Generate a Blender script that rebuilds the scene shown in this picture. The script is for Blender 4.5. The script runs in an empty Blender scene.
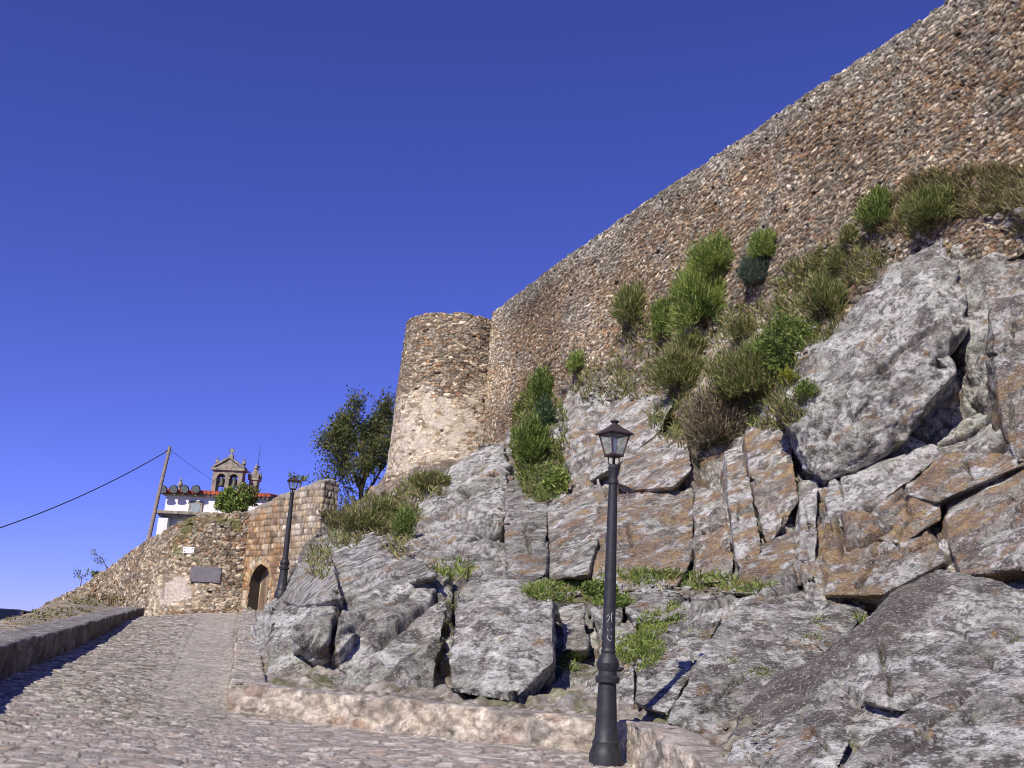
import bpy, bmesh, math, random
import numpy as np
from mathutils import Vector, Matrix

# ------------------------------------------------------------------ camera
SC = bpy.context.scene
COL = SC.collection
W, H, FPX = 1024, 768, 1050.0
EYE = np.array([0.0, 0.0, 1.6])
PITCH, ROLL = math.radians(14.87), math.radians(3.15)
_F = np.array([0, math.cos(PITCH), math.sin(PITCH)])
_U0 = np.array([0, -math.sin(PITCH), math.cos(PITCH)])
_R0 = np.array([1.0, 0, 0])
_R = math.cos(ROLL) * _R0 + math.sin(ROLL) * _U0
_U = math.cos(ROLL) * _U0 - math.sin(ROLL) * _R0
cam_d = bpy.data.cameras.new("camera")
cam = bpy.data.objects.new("camera", cam_d)
COL.objects.link(cam)
cam_d.sensor_width = 36.0
cam_d.lens = FPX / W * 36.0
cam_d.clip_start = 0.1
cam_d.clip_end = 6000
_M = Matrix(((_R[0], _U[0], -_F[0], EYE[0]), (_R[1], _U[1], -_F[1], EYE[1]), (_R[2], _U[2], -_F[2], EYE[2]), (0, 0, 0, 1)))
cam.matrix_world = _M
SC.camera = cam
SC.render.filter_size = 1.0
SC.cycles.filter_width = 0.95
SC.render.resolution_x, SC.render.resolution_y = W, H

# ------------------------------------------------------------------ light
SUN_AZ = math.radians(208.0)     # clockwise from +Y
SUN_EL = math.radians(40.0)
world = bpy.data.worlds.new("World")
SC.world = world
world.use_nodes = True
nt = world.node_tree
nt.nodes.clear()
sky = nt.nodes.new("ShaderNodeTexSky")
sky.sky_type = 'NISHITA'
sky.sun_disc = False
sky.sun_elevation = SUN_EL
sky.sun_rotation = SUN_AZ
sky.altitude = 3000
sky.air_density = 1.0
sky.dust_density = 0.0
sky.ozone_density = 3.2
tint = nt.nodes.new("ShaderNodeMix"); tint.data_type = 'RGBA'; tint.blend_type = 'MULTIPLY'
tint.inputs[0].default_value = 1.0
tint.inputs[7].default_value = (0.70, 0.62, 1.47, 1)
bg = nt.nodes.new("ShaderNodeBackground")
bg.inputs[1].default_value = 0.104
wo = nt.nodes.new("ShaderNodeOutputWorld")
nt.links.new(sky.outputs[0], tint.inputs[6])
nt.links.new(tint.outputs[2], bg.inputs[0])
nt.links.new(bg.outputs[0], wo.inputs[0])
sun_d = bpy.data.lights.new("sun", 'SUN')
sun_d.energy = 5.0
sun_d.angle = math.radians(0.5)
sun_d.color = (1.0, 0.925, 0.81)
sun = bpy.data.objects.new("sun", sun_d)
COL.objects.link(sun)
sdir = Vector((math.sin(SUN_AZ) * math.cos(SUN_EL), math.cos(SUN_AZ) * math.cos(SUN_EL), math.sin(SUN_EL)))
sun.rotation_euler = sdir.to_track_quat('Z', 'Y').to_euler()
sun.location = (-20, -30, 40)
SC.view_settings.view_transform = 'Standard'
SC.view_settings.look = 'None'
SC.view_settings.exposure = 0.0
SC.view_settings.gamma = 1.0
SC.view_settings.use_curve_mapping = False

# ------------------------------------------------------------------ helpers
def ray(px, py):
    px = np.asarray(px, float); py = np.asarray(py, float)
    return _F * FPX + (px - 512)[..., None] * _R + (384 - py)[..., None] * _U
def P(px, py, Y):
    d = ray(px, py)
    return EYE + d * (np.asarray(Y, float) / d[..., 1])[..., None]
def project(p):
    q = np.asarray(p) - EYE
    z = q @ _F
    z = np.where(z < .1, .1, z)
    return 512 + FPX * (q @ _R) / z, 384 - FPX * (q @ _U) / z
def on_plane(px, py, pt, n):
    """where the sight line through a pixel meets a vertical plane"""
    d = ray(px, py); n = np.array([n[0], n[1], 0.0])
    t = ((np.array([pt[0], pt[1], 0]) - EYE) @ n) / (d @ n)
    return EYE + d * np.asarray(t)[..., None]

U32 = np.uint32
def _h(ix, iy, iz, seed):
    with np.errstate(over='ignore'):
        h = (ix.astype(np.int64).astype(U32) * U32(374761393) + iy.astype(np.int64).astype(U32) * U32(668265263)
             + iz.astype(np.int64).astype(U32) * U32(2147483647) + U32((seed * 1274126177) & 0xffffffff))
        h = (h ^ (h >> U32(13))) * U32(1274126177)
        h = (h ^ (h >> U32(16))) * U32(2246822519)
        h = h ^ (h >> U32(13))
    return h
def _f(h):
    return (h & U32(0xffffff)).astype(np.float64) / float(0xffffff)
def rnd(ix, iy, iz, seed, k=0):
    return _f(_h(ix, iy, iz, seed * 7 + k * 131 + 1))
def rnd3(c, seed):
    h = _h(c[:, 0], c[:, 1], c[:, 2], seed * 7 + 3)
    return np.stack([(h & U32(1023)).astype(float), ((h >> U32(10)) & U32(1023)).astype(float), ((h >> U32(20)) & U32(1023)).astype(float)], 1) / 1023.0
def noise(p, seed=0):
    p = np.asarray(p, float)
    i = np.floor(p); f = p - i
    u = f * f * f * (f * (f * 6 - 15) + 10)
    r = np.zeros(len(p))
    for dx in (0, 1):
        for dy in (0, 1):
            for dz in (0, 1):
                h = _h(i[:, 0] + dx, i[:, 1] + dy, i[:, 2] + dz, seed)
                g = np.stack([(h & U32(1023)).astype(float), ((h >> U32(10)) & U32(1023)).astype(float), ((h >> U32(20)) & U32(1023)).astype(float)], 1) / 511.5 - 1
                w = (u[:, 0] if dx else 1 - u[:, 0]) * (u[:, 1] if dy else 1 - u[:, 1]) * (u[:, 2] if dz else 1 - u[:, 2])
                r += w * (g[:, 0] * (f[:, 0] - dx) + g[:, 1] * (f[:, 1] - dy) + g[:, 2] * (f[:, 2] - dz))
    return r * 1.4
def fbm(p, seed=0, o=4, gain=.5):
    r = 0; a = 1; p = np.asarray(p, float)
    for k in range(o):
        r = r + a * noise(p, seed + k * 17); p = p * 2.03 + 3.7; a *= gain
    return r
def worley3(p, seed=0, jit=.9):
    i = np.floor(p)
    f1 = np.full(len(p), 9.); f2 = np.full(len(p), 9.)
    c1 = np.zeros((len(p), 3)); v1 = np.zeros((len(p), 3))
    for dx in (-1, 0, 1):
        for dy in (-1, 0, 1):
            for dz in (-1, 0, 1):
                c = i + (dx, dy, dz)
                o = rnd3(c, seed)
                v = c + .5 + (o - .5) * jit - p
                d = np.sqrt((v * v).sum(1))
                m = d < f1
                f2 = np.where(m, f1, np.minimum(f2, d))
                f1 = np.where(m, d, f1)
                c1[m] = c[m]; v1[m] = v[m]
    return f1, f2, c1, v1
def facets(p, seed=0, a=.35, b=.7, K=.7):
    """lower envelope of tilted planes: flat chipped faces that meet in sharp ridges"""
    i = np.floor(p); best = np.full(len(p), 9.)
    for dx in (-1, 0, 1):
        for dy in (-1, 0, 1):
            for dz in (-1, 0, 1):
                c = i + (dx, dy, dz)
                o = rnd3(c, seed)
                v = p - (c + .5 + (o - .5) * .8)
                t = rnd3(c, seed + 501) - .5
                best = np.minimum(best, a * (((t[:, 0] + t[:, 1] * 3.7 + 5) % 1) - .5) + b * (v * t[:, :3]).sum(1) * 2 + K * (v * v).sum(1))
    return best
def worley2(x, y, seed=0, jit=.8):
    ix = np.floor(x); iy = np.floor(y); z = np.zeros_like(ix)
    f1 = np.full(x.shape, 9.); f2 = np.full(x.shape, 9.); cx = z.copy(); cy = z.copy()
    for dx in (-1, 0, 1):
        for dy in (-1, 0, 1):
            a = ix + dx; b = iy + dy
            ox = a + .5 + (rnd(a, b, z, seed, 0) - .5) * jit; oy = b + .5 + (rnd(a, b, z, seed, 1) - .5) * jit
            d = np.hypot(ox - x, oy - y)
            m = d < f1
            f2 = np.where(m, f1, np.minimum(f2, d)); f1 = np.where(m, d, f1)
            cx = np.where(m, a, cx); cy = np.where(m, b, cy)
    return f1, f2, cx, cy
def sstep(a, b, x):
    t = np.clip((x - a) / (b - a), 0, 1)
    return t * t * (3 - 2 * t)
def mixc(a, b, m):
    return a + (np.asarray(b) - a) * np.asarray(m)[:, None]
class TPS:
    def __init__(s, xy, v, lam=1e-4):
        xy = np.asarray(xy, float); s.c = xy.mean(0); s.k = xy.std(); s.x = (xy - s.c) / s.k
        n = len(xy); d = np.linalg.norm(s.x[:, None] - s.x[None], axis=2)
        K = np.where(d > 0, d * d * np.log(d + 1e-12), 0) + lam * np.eye(n)
        Pm = np.hstack([np.ones((n, 1)), s.x]); A = np.block([[K, Pm], [Pm.T, np.zeros((3, 3))]])
        s.w = np.linalg.solve(A, np.concatenate([v, [0, 0, 0]]))
    def __call__(s, xy):
        q = (np.asarray(xy, float) - s.c) / s.k; r = s.w[-3] + q @ s.w[-2:]
        for i in range(len(s.x)):
            d2 = ((q - s.x[i]) ** 2).sum(1)
            r = r + s.w[i] * .5 * d2 * np.log(d2 + 1e-12)
        return r
def in_poly(x, y, poly):
    c = np.zeros(x.shape, bool); n = len(poly)
    for i in range(n):
        x0, y0 = poly[i]; x1, y1 = poly[(i + 1) % n]
        if y0 == y1: continue
        m = ((y0 > y) != (y1 > y)) & (x < (x1 - x0) * (y - y0) / (y1 - y0) + x0)
        c ^= m
    return c

ZB = np.full((384, 575), 1e9)          # what stands where: lets plants be rooted on the built surfaces
def zsplat(v):
    x, y = project(v)
    i = np.floor(y / 2).astype(int); j = np.floor(x / 2).astype(int)
    m = (i >= 0) & (i < 384) & (j >= 0) & (j < 575)
    np.minimum.at(ZB, (i[m], j[m]), v[m, 1])
def hit(px, py):
    j = int(min(max(px / 2, 1), 573)); i = int(min(max(py / 2, 1), 382))
    w = ZB[i - 1:i + 2, j - 1:j + 2].ravel(); w = w[w < 1e8]
    if len(w) == 0: return None
    return P(px, py, float(np.median(w)))

def mesh_np(name, v, faces, col=None, mat=None, parent=None, smooth=True, origin=None, col_domain='POINT', link=True, sharp=None):
    v = np.asarray(v, float)
    me = bpy.data.meshes.new(name)
    o = bpy.data.objects.new(name, me)
    if origin is not None:
        v = v - np.asarray(origin); o.location = Vector([float(a) for a in origin])
    if isinstance(faces, np.ndarray):
        n, k = faces.shape
        me.vertices.add(len(v)); me.vertices.foreach_set('co', v.astype(np.float32).ravel())
        me.loops.add(n * k); me.loops.foreach_set('vertex_index', faces.astype(np.int32).ravel())
        me.polygons.add(n); me.polygons.foreach_set('loop_start', np.arange(0, n * k, k, dtype=np.int32))
        me.update(calc_edges=True); me.validate()
    else:
        me.from_pydata([tuple(a) for a in v], [], faces); me.update()
    if smooth:
        me.polygons.foreach_set('use_smooth', np.ones(len(me.polygons), bool))
    if col is not None:
        at = me.color_attributes.new('Col', 'FLOAT_COLOR', 'POINT')
        c = np.ones((len(v), 4), np.float32); c[:, :3] = np.clip(col, 0, 1)
        at.data.foreach_set('color', c.ravel())
    if mat: me.materials.append(mat)
    if link: COL.objects.link(o)
    if parent:
        o.parent = parent
        if origin is None: o.matrix_parent_inverse = Matrix.Identity(4)
    return o
def tag(o, label, cat, group=None, kind=None):
    if label: o['label'] = label
    if cat: o['category'] = cat
    if group: o['group'] = group
    if kind: o['kind'] = kind
    return o
def empty(name, loc):
    o = bpy.data.objects.new(name, None); o.empty_display_size = .2
    o.location = Vector([float(a) for a in loc]); COL.objects.link(o); return o
class MB:
    """collects simple solids, in local coordinates, into one mesh"""
    def __init__(s): s.bm = bmesh.new()
    def box(s, c, d, rz=0, bevel=0.0, ry=0):
        m = Matrix.Translation(c) @ Matrix.Rotation(rz, 4, 'Z') @ Matrix.Rotation(ry, 4, 'Y') @ Matrix.Diagonal((d[0], d[1], d[2], 1))
        r = bmesh.ops.create_cube(s.bm, size=1, matrix=m)
        if bevel:
            es = {e for v in r['verts'] for e in v.link_edges}
            bmesh.ops.bevel(s.bm, geom=list(es), offset=bevel, segments=2, affect='EDGES', profile=.6)
        return s
    def lathe(s, prof, n=20, c=(0, 0, 0), close=True):
        rings = []
        for r, z in prof:
            rings.append([s.bm.verts.new((c[0] + r * math.cos(2 * math.pi * k / n), c[1] + r * math.sin(2 * math.pi * k / n), c[2] + z)) for k in range(n)])
        for a, b in zip(rings, rings[1:]):
            for k in range(n): s.bm.faces.new((a[k], a[(k + 1) % n], b[(k + 1) % n], b[k]))
        if close:
            s.bm.faces.new(rings[0][::-1]); s.bm.faces.new(rings[-1])
        return s
    def tube(s, pts, rs, n=8):
        rings = []; pts = [Vector([float(c) for c in p]) for p in pts]
        for i, p in enumerate(pts):
            t = (pts[min(i + 1, len(pts) - 1)] - pts[max(i - 1, 0)]).normalized()
            a = t.cross(Vector((.13, .97, .2))).normalized(); b = t.cross(a)
            r = rs[i] if hasattr(rs, '__len__') else rs
            rings.append([s.bm.verts.new(p + a * (r * math.cos(2 * math.pi * k / n)) + b * (r * math.sin(2 * math.pi * k / n))) for k in range(n)])
        for a, b in zip(rings, rings[1:]):
            for k in range(n): s.bm.faces.new((a[k], a[(k + 1) % n], b[(k + 1) % n], b[k]))
        s.bm.faces.new(rings[0][::-1]); s.bm.faces.new(rings[-1])
        return s
    def prism(s, outline, y0, y1):
        """outline in x,z extruded along y"""
        a = [s.bm.verts.new((x, y0, z)) for x, z in outline]; b = [s.bm.verts.new((x, y1, z)) for x, z in outline]
        n = len(a)
        s.bm.faces.new(a); s.bm.faces.new(b[::-1])
        for k in range(n): s.bm.faces.new((a[k], b[k], b[(k + 1) % n], a[(k + 1) % n]))
        return s
    def frustum(s, w0, z0, w1, z1, n=4, rot=math.pi / 4, close=True):
        return s.lathe([(w0 / math.sqrt(2), z0), (w1 / math.sqrt(2), z1)], n) if False else s._fr(w0, z0, w1, z1)
    def _fr(s, w0, z0, w1, z1):
        q = ((-1, -1), (1, -1), (1, 1), (-1, 1))
        a = [s.bm.verts.new((x * w0 / 2, y * w0 / 2, z0)) for x, y in q]; b = [s.bm.verts.new((x * w1 / 2, y * w1 / 2, z1)) for x, y in q]
        for k in range(4): s.bm.faces.new((a[k], a[(k + 1) % 4], b[(k + 1) % 4], b[k]))
        s.bm.faces.new(a[::-1]); s.bm.faces.new(b); return s
    def build(s, name, mat, parent=None, smooth=False, angle=35):
        bmesh.ops.recalc_face_normals(s.bm, faces=s.bm.faces)
        me = bpy.data.meshes.new(name); s.bm.to_mesh(me); s.bm.free()
        if smooth:
            me.polygons.foreach_set('use_smooth', [True] * len(me.polygons))
            me.set_sharp_from_angle(angle=math.radians(angle))
        me.materials.append(mat)
        o = bpy.data.objects.new(name, me); COL.objects.link(o)
        if parent: o.parent = parent
        return o

# ------------------------------------------------------------------ materials
def new_mat(name):
    m = bpy.data.materials.new(name); m.use_nodes = True
    t = m.node_tree; b = t.nodes["Principled BSDF"]
    return m, t, b
def surf_mat(name, rough=.92, spots=None, var=(6, .35), bump=((9, .05), (40, .02)), voro=None, spec=.25, stretch=None):
    """colour from the mesh's own stone/lichen colours, varied by finer procedural noise, with procedural relief"""
    m, t, b = new_mat(name); N = t.nodes; L = t.links
    b.inputs['Roughness'].default_value = rough
    b.inputs['Specular IOR Level'].default_value = spec
    at = N.new('ShaderNodeAttribute'); at.attribute_name = 'Col'
    geo = N.new('ShaderNodeNewGeometry')
    vec = geo.outputs['Position']
    if stretch:
        mp = N.new('ShaderNodeMapping'); mp.inputs['Rotation'].default_value = stretch[0]; mp.inputs['Scale'].default_value = stretch[1]
        L.new(vec, mp.inputs[0]); vecs = mp.outputs[0]
    else: vecs = vec
    n1 = N.new('ShaderNodeTexNoise'); n1.inputs['Scale'].default_value = var[0]; n1.inputs['Detail'].default_value = 6; n1.inputs['Roughness'].default_value = .7
    L.new(vecs, n1.inputs['Vector'])
    mr = N.new('ShaderNodeMapRange'); mr.inputs[1].default_value = .3; mr.inputs[2].default_value = .7
    mr.inputs[3].default_value = 1 - var[1]; mr.inputs[4].default_value = 1 + var[1]
    L.new(n1.outputs[0], mr.inputs[0])
    mul = N.new('ShaderNodeMix'); mul.data_type = 'RGBA'; mul.blend_type = 'MULTIPLY'; mul.inputs[0].default_value = 1
    L.new(at.outputs[0], mul.inputs[6]); L.new(mr.outputs[0], mul.inputs[7])
    out = mul.outputs[2]
    for k, (scale, lo, hi, colr, amt, det) in enumerate(spots or []):
        n = N.new('ShaderNodeTexNoise'); n.inputs['Scale'].default_value = scale; n.inputs['Detail'].default_value = det; n.inputs['Roughness'].default_value = .65
        off = N.new('ShaderNodeVectorMath'); off.operation = 'ADD'; off.inputs[1].default_value = (k * 7.3, k * 3.1, k * 5.7)
        L.new(vecs if k % 2 else vec, off.inputs[0]); L.new(off.outputs[0], n.inputs['Vector'])
        r = N.new('ShaderNodeMapRange'); r.inputs[1].default_value = lo; r.inputs[2].default_value = hi; r.inputs[4].default_value = amt
        L.new(n.outputs[0], r.inputs[0])
        mx = N.new('ShaderNodeMix'); mx.data_type = 'RGBA'
        L.new(r.outputs[0], mx.inputs[0]); L.new(out, mx.inputs[6]); mx.inputs[7].default_value = (*colr, 1)
        out = mx.outputs[2]
    L.new(out, b.inputs['Base Color'])
    prev = None
    for scale, dist in bump:
        n = N.new('ShaderNodeTexNoise'); n.inputs['Scale'].default_value = scale; n.inputs['Detail'].default_value = 5; n.inputs['Roughness'].default_value = .6
        L.new(vecs, n.inputs['Vector'])
        bp = N.new('ShaderNodeBump'); bp.inputs['Strength'].default_value = 1; bp.inputs['Distance'].default_value = dist
        L.new(n.outputs[0], bp.inputs['Height'])
        if prev: L.new(prev, bp.inputs['Normal'])
        prev = bp.outputs[0]
    if prev: L.new(prev, b.inputs['Normal'])
    return m
def plain(name, colr, rough=.6, metal=0, var=.25, scale=8, bump=.0, spec=.5):
    m, t, b = new_mat(name); N = t.nodes; L = t.links
    n = N.new('ShaderNodeTexNoise'); n.inputs['Scale'].default_value = scale; n.inputs['Detail'].default_value = 5
    tc = N.new('ShaderNodeTexCoord'); L.new(tc.outputs['Object'], n.inputs['Vector'])
    r = N.new('ShaderNodeMapRange'); r.inputs[1].default_value = .3; r.inputs[2].default_value = .7; r.inputs[3].default_value = 1 - var; r.inputs[4].default_value = 1 + var
    L.new(n.outputs[0], r.inputs[0])
    mx = N.new('ShaderNodeMix'); mx.data_type = 'RGBA'; mx.blend_type = 'MULTIPLY'; mx.inputs[0].default_value = 1
    mx.inputs[6].default_value = (*colr, 1); L.new(r.outputs[0], mx.inputs[7]); L.new(mx.outputs[2], b.inputs['Base Color'])
    b.inputs['Roughness'].default_value = rough; b.inputs['Metallic'].default_value = metal; b.inputs['Specular IOR Level'].default_value = spec
    if bump:
        bp = N.new('ShaderNodeBump'); bp.inputs['Distance'].default_value = bump; L.new(n.outputs[0], bp.inputs['Height']); L.new(bp.outputs[0], b.inputs['Normal'])
    return m
def leaf_mat(name):
    m, t, b = new_mat(name); N = t.nodes; L = t.links
    at = N.new('ShaderNodeAttribute'); at.attribute_name = 'Col'
    L.new(at.outputs[0], b.inputs['Base Color'])
    b.inputs['Roughness'].default_value = .65; b.inputs['Specular IOR Level'].default_value = .25
    tr = N.new('ShaderNodeBsdfTranslucent'); L.new(at.outputs[0], tr.inputs[0])
    mx = N.new('ShaderNodeMixShader'); mx.inputs[0].default_value = .3
    L.new(b.outputs[0], mx.inputs[1]); L.new(tr.outputs[0], mx.inputs[2])
    L.new(mx.outputs[0], N['Material Output'].inputs[0]); return m
STR_ROT = (0, math.radians(35), math.radians(20))
M_rock = surf_mat('lichened_rock', var=(5, .42), stretch=(STR_ROT, (1, 1, 1.4)),
                  spots=[(24, .55, .60, (.66, .66, .64), .55, 8), (38, .55, .60, (.07, .06, .055), .7, 8), (9, .60, .68, (.10, .09, .08), .6, 8), (5.2, .58, .68, (.30, .34, .24), .45, 8)],
                  bump=((6, .10), (18, .05), (50, .02)))
M_wall = surf_mat('rubble_masonry', var=(11, .38), spots=[(16, .60, .68, (.46, .43, .38), .45, 4), (24, .60, .68, (.06, .05, .04), .55, 5)], bump=((12, .03), (45, .012)))
M_ashlar = surf_mat('old_ashlar', var=(5, .25), spots=[(14, .6, .7, (.5, .44, .34), .4, 4)], bump=((10, .015), (40, .008)))
M_cobble = surf_mat('worn_cobbles', rough=.85, var=(8, .30), spots=[(20, .58, .68, (.5, .45, .43), .35, 4), (3, .62, .72, (.13, .13, .07), .4, 5)], bump=((22, .010), (80, .004)))
M_leaf = leaf_mat('leaves')
M_bark = plain('bark', (.12, .09, .06), .9, bump=.02, scale=12)
M_iron = plain('painted_cast_iron', (.024, .024, .028), .55, 0, .35, 14, .002)
M_rust = plain('rusty_lantern_iron', (.05, .032, .028), .65, 0, .5, 20, .003)
M_white = plain('whitewash', (.78, .77, .74), .85, 0, .06, 1.5)
M_granite = plain('church_granite', (.28, .245, .19), .9, 0, .45, 3, .03)
M_tile = plain('red_clay_tiles', (.42, .10, .05), .85, 0, .45, 5, .02)
M_dark = plain('dark_void', (.02, .018, .016), .9)
M_wood = plain('weathered_pole_wood', (.24, .19, .16), .9, 0, .3, 6, .01)
M_cable = plain('black_cable', (.02, .02, .022), .6)
M_bronze = plain('bronze', (.05, .045, .035), .5, .3, .3, 6)
M_plaque = plain('slate_plaque', (.16, .15, .16), .55, 0, .18, 4)
M_wplaque = plain('white_stone_plaque', (.75, .72, .68), .6, 0, .1, 6)
M_speaker = plain('grey_floodlight_metal', (.05, .055, .055), .45, .2, .2, 6)
M_lens = plain('pale_lens', (.30, .34, .34), .25, 0, .1, 6)
M_paint = plain('white_scratched_paint', (.6, .6, .62), .7)
M_carpaint = plain('dark_blue_car_paint', (.012, .02, .06), .25, 0, .05, 3)
M_rubber = plain('tyre_rubber', (.02, .02, .02), .85)
M_chrome = plain('wheel_metal', (.5, .5, .5), .35, .8, .1)
M_bulb = plain('white_bulb_glass', (.9, .9, .88), .15, 0, 0)
M_earth = plain('dry_earth_and_grass', (.14, .12, .07), .95, 0, .5, .25, .1)
def glass_mat(name, tintc, rough, alpha):
    m, t, b = new_mat(name); N = t.nodes; L = t.links
    g = N.new('ShaderNodeBsdfGlossy'); g.inputs['Roughness'].default_value = rough; g.inputs[0].default_value = (.9, .95, .95, 1)
    tr = N.new('ShaderNodeBsdfTransparent'); tr.inputs[0].default_value = (*tintc, 1)
    fr = N.new('ShaderNodeFresnel'); fr.inputs[0].default_value = 1.5
    df = N.new('ShaderNodeBsdfDiffuse'); df.inputs[0].default_value = (.42, .47, .45, 1)
    m1 = N.new('ShaderNodeMixShader'); m1.inputs[0].default_value = alpha
    L.new(tr.outputs[0], m1.inputs[1]); L.new(df.outputs[0], m1.inputs[2])
    m2 = N.new('ShaderNodeMixShader'); L.new(fr.outputs[0], m2.inputs[0]); L.new(m1.outputs[0], m2.inputs[1]); L.new(g.outputs[0], m2.inputs[2])
    L.new(m2.outputs[0], N['Material Output'].inputs[0]); return m
M_glass = glass_mat('dusty_lantern_glass', (.90, .95, .93), .1, .16)
M_carglass = plain('dark_car_glass', (.01, .012, .02), .05, 0, 0, 3)

# ------------------------------------------------------------------ stone patterns
def pick(r, table):
    """table of (weight, colour): choose a colour by random number"""
    w = np.cumsum([a for a, _ in table]); w = w / w[-1]
    c = np.array([b for _, b in table]); return c[np.searchsorted(w, np.clip(r, 0, .9999))]
RUBBLE = [(3.2, (.28, .245, .205)), (3, (.38, .31, .23)), (1.0, (.29, .19, .13)), (1.5, (.50, .44, .35)), (1.6, (.16, .13, .11)), (1.2, (.25, .235, .20))]
RUST = [(2, (.26, .19, .13)), (3, (.29, .18, .11)), (2, (.34, .25, .16)), (1.4, (.15, .105, .075)), (1.2, (.45, .38, .29)), (.8, (.24, .21, .19))]
PALE = [(3, (.58, .51, .41)), (2, (.66, .58, .46)), (1.6, (.44, .38, .30)), (1, (.36, .28, .21)), (1, (.46, .44, .40))]
def rubble(s, t, pos, cw=.30, ch=.15, seed=1, depth=.05, rustm=None, palem=None, jit=.85):
    wx = noise(np.stack([s / 1.2, t / 1.2, s * 0], 1), seed + 50) * .35; wy = noise(np.stack([s / 1.6, t / 1.6, s * 0 + 5], 1), seed + 51) * .22
    row = np.floor((t + wy) / ch)
    x = (s + wx) / cw + rnd(row, row * 0, row * 0, seed, 9) * .7; y = (t + wy) / ch
    f1, f2, cx, cy = worley2(x, y, seed, jit)
    e = f2 - f1; z = cx * 0
    r1 = rnd(cx, cy, z, seed, 3); r2 = rnd(cx, cy, z, seed, 4); r3 = rnd(cx, cy, z, seed, 5)
    c = pick(r1, RUBBLE)
    if rustm is not None: c = np.where((r2 < rustm)[:, None], pick(r1, RUST), c)
    if palem is not None: c = np.where((r3 < palem)[:, None], pick(r1, PALE), c)
    c = c * (.55 + .95 * rnd(cx, cy, z, seed, 6))[:, None]
    jm = 1 - sstep(.05, .24, e)
    mort = np.tile(np.array([.075, .056, .04]), (len(s), 1))
    if palem is not None: mort = mixc(mort, np.array([.50, .43, .33]), np.clip(palem, 0, 1) ** 2)
    c = mixc(c, mort, jm * .9)
    pm = 0 if palem is None else np.clip(palem, 0, 1) * .6
    d = (sstep(0, .17, e) * depth * 1.2 + (r2 - .5) * depth * 1.2 + (r3 - .5) * depth * .8 * (e / .5)) * (1 - pm)
    c = c * np.array([1.04, 1.0, .89])
    hole = rnd(cx, cy, z, seed, 8) > .994
    d = np.where(hole, -depth * 2.2, d); c = np.where(hole[:, None], c * .35, c)
    return d, c
def ashlar(s, t, seed=1, ch=.36, cw=.62, depth=.02):
    wy = noise(np.stack([s / 2.5, t / 2.5, s * 0], 1), seed) * .10
    y = (t + wy) / ch; row = np.floor(y); z = row * 0
    w = cw * (.7 + .7 * rnd(row, z, z, seed, 2)); x = s / w + rnd(row, z, z, seed, 3) * 5
    x = x + .25 * np.sin(np.floor(x) * 2.1) * 0
    cx = np.floor(x); fx = x - cx; fy = y - row
    split = rnd(cx, row, z, seed, 4) > .5
    sub = np.where(split, np.floor(fx * 2), 0); fx2 = np.where(split, fx * 2 - sub, fx); wx = np.where(split, w / 2, w)
    e = np.minimum(np.minimum(fx2, 1 - fx2) * wx, np.minimum(fy, 1 - fy) * ch) + noise(np.stack([s * 5, t * 5, z], 1), seed + 3) * .012
    return e, cx * 2 + sub, row

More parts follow.
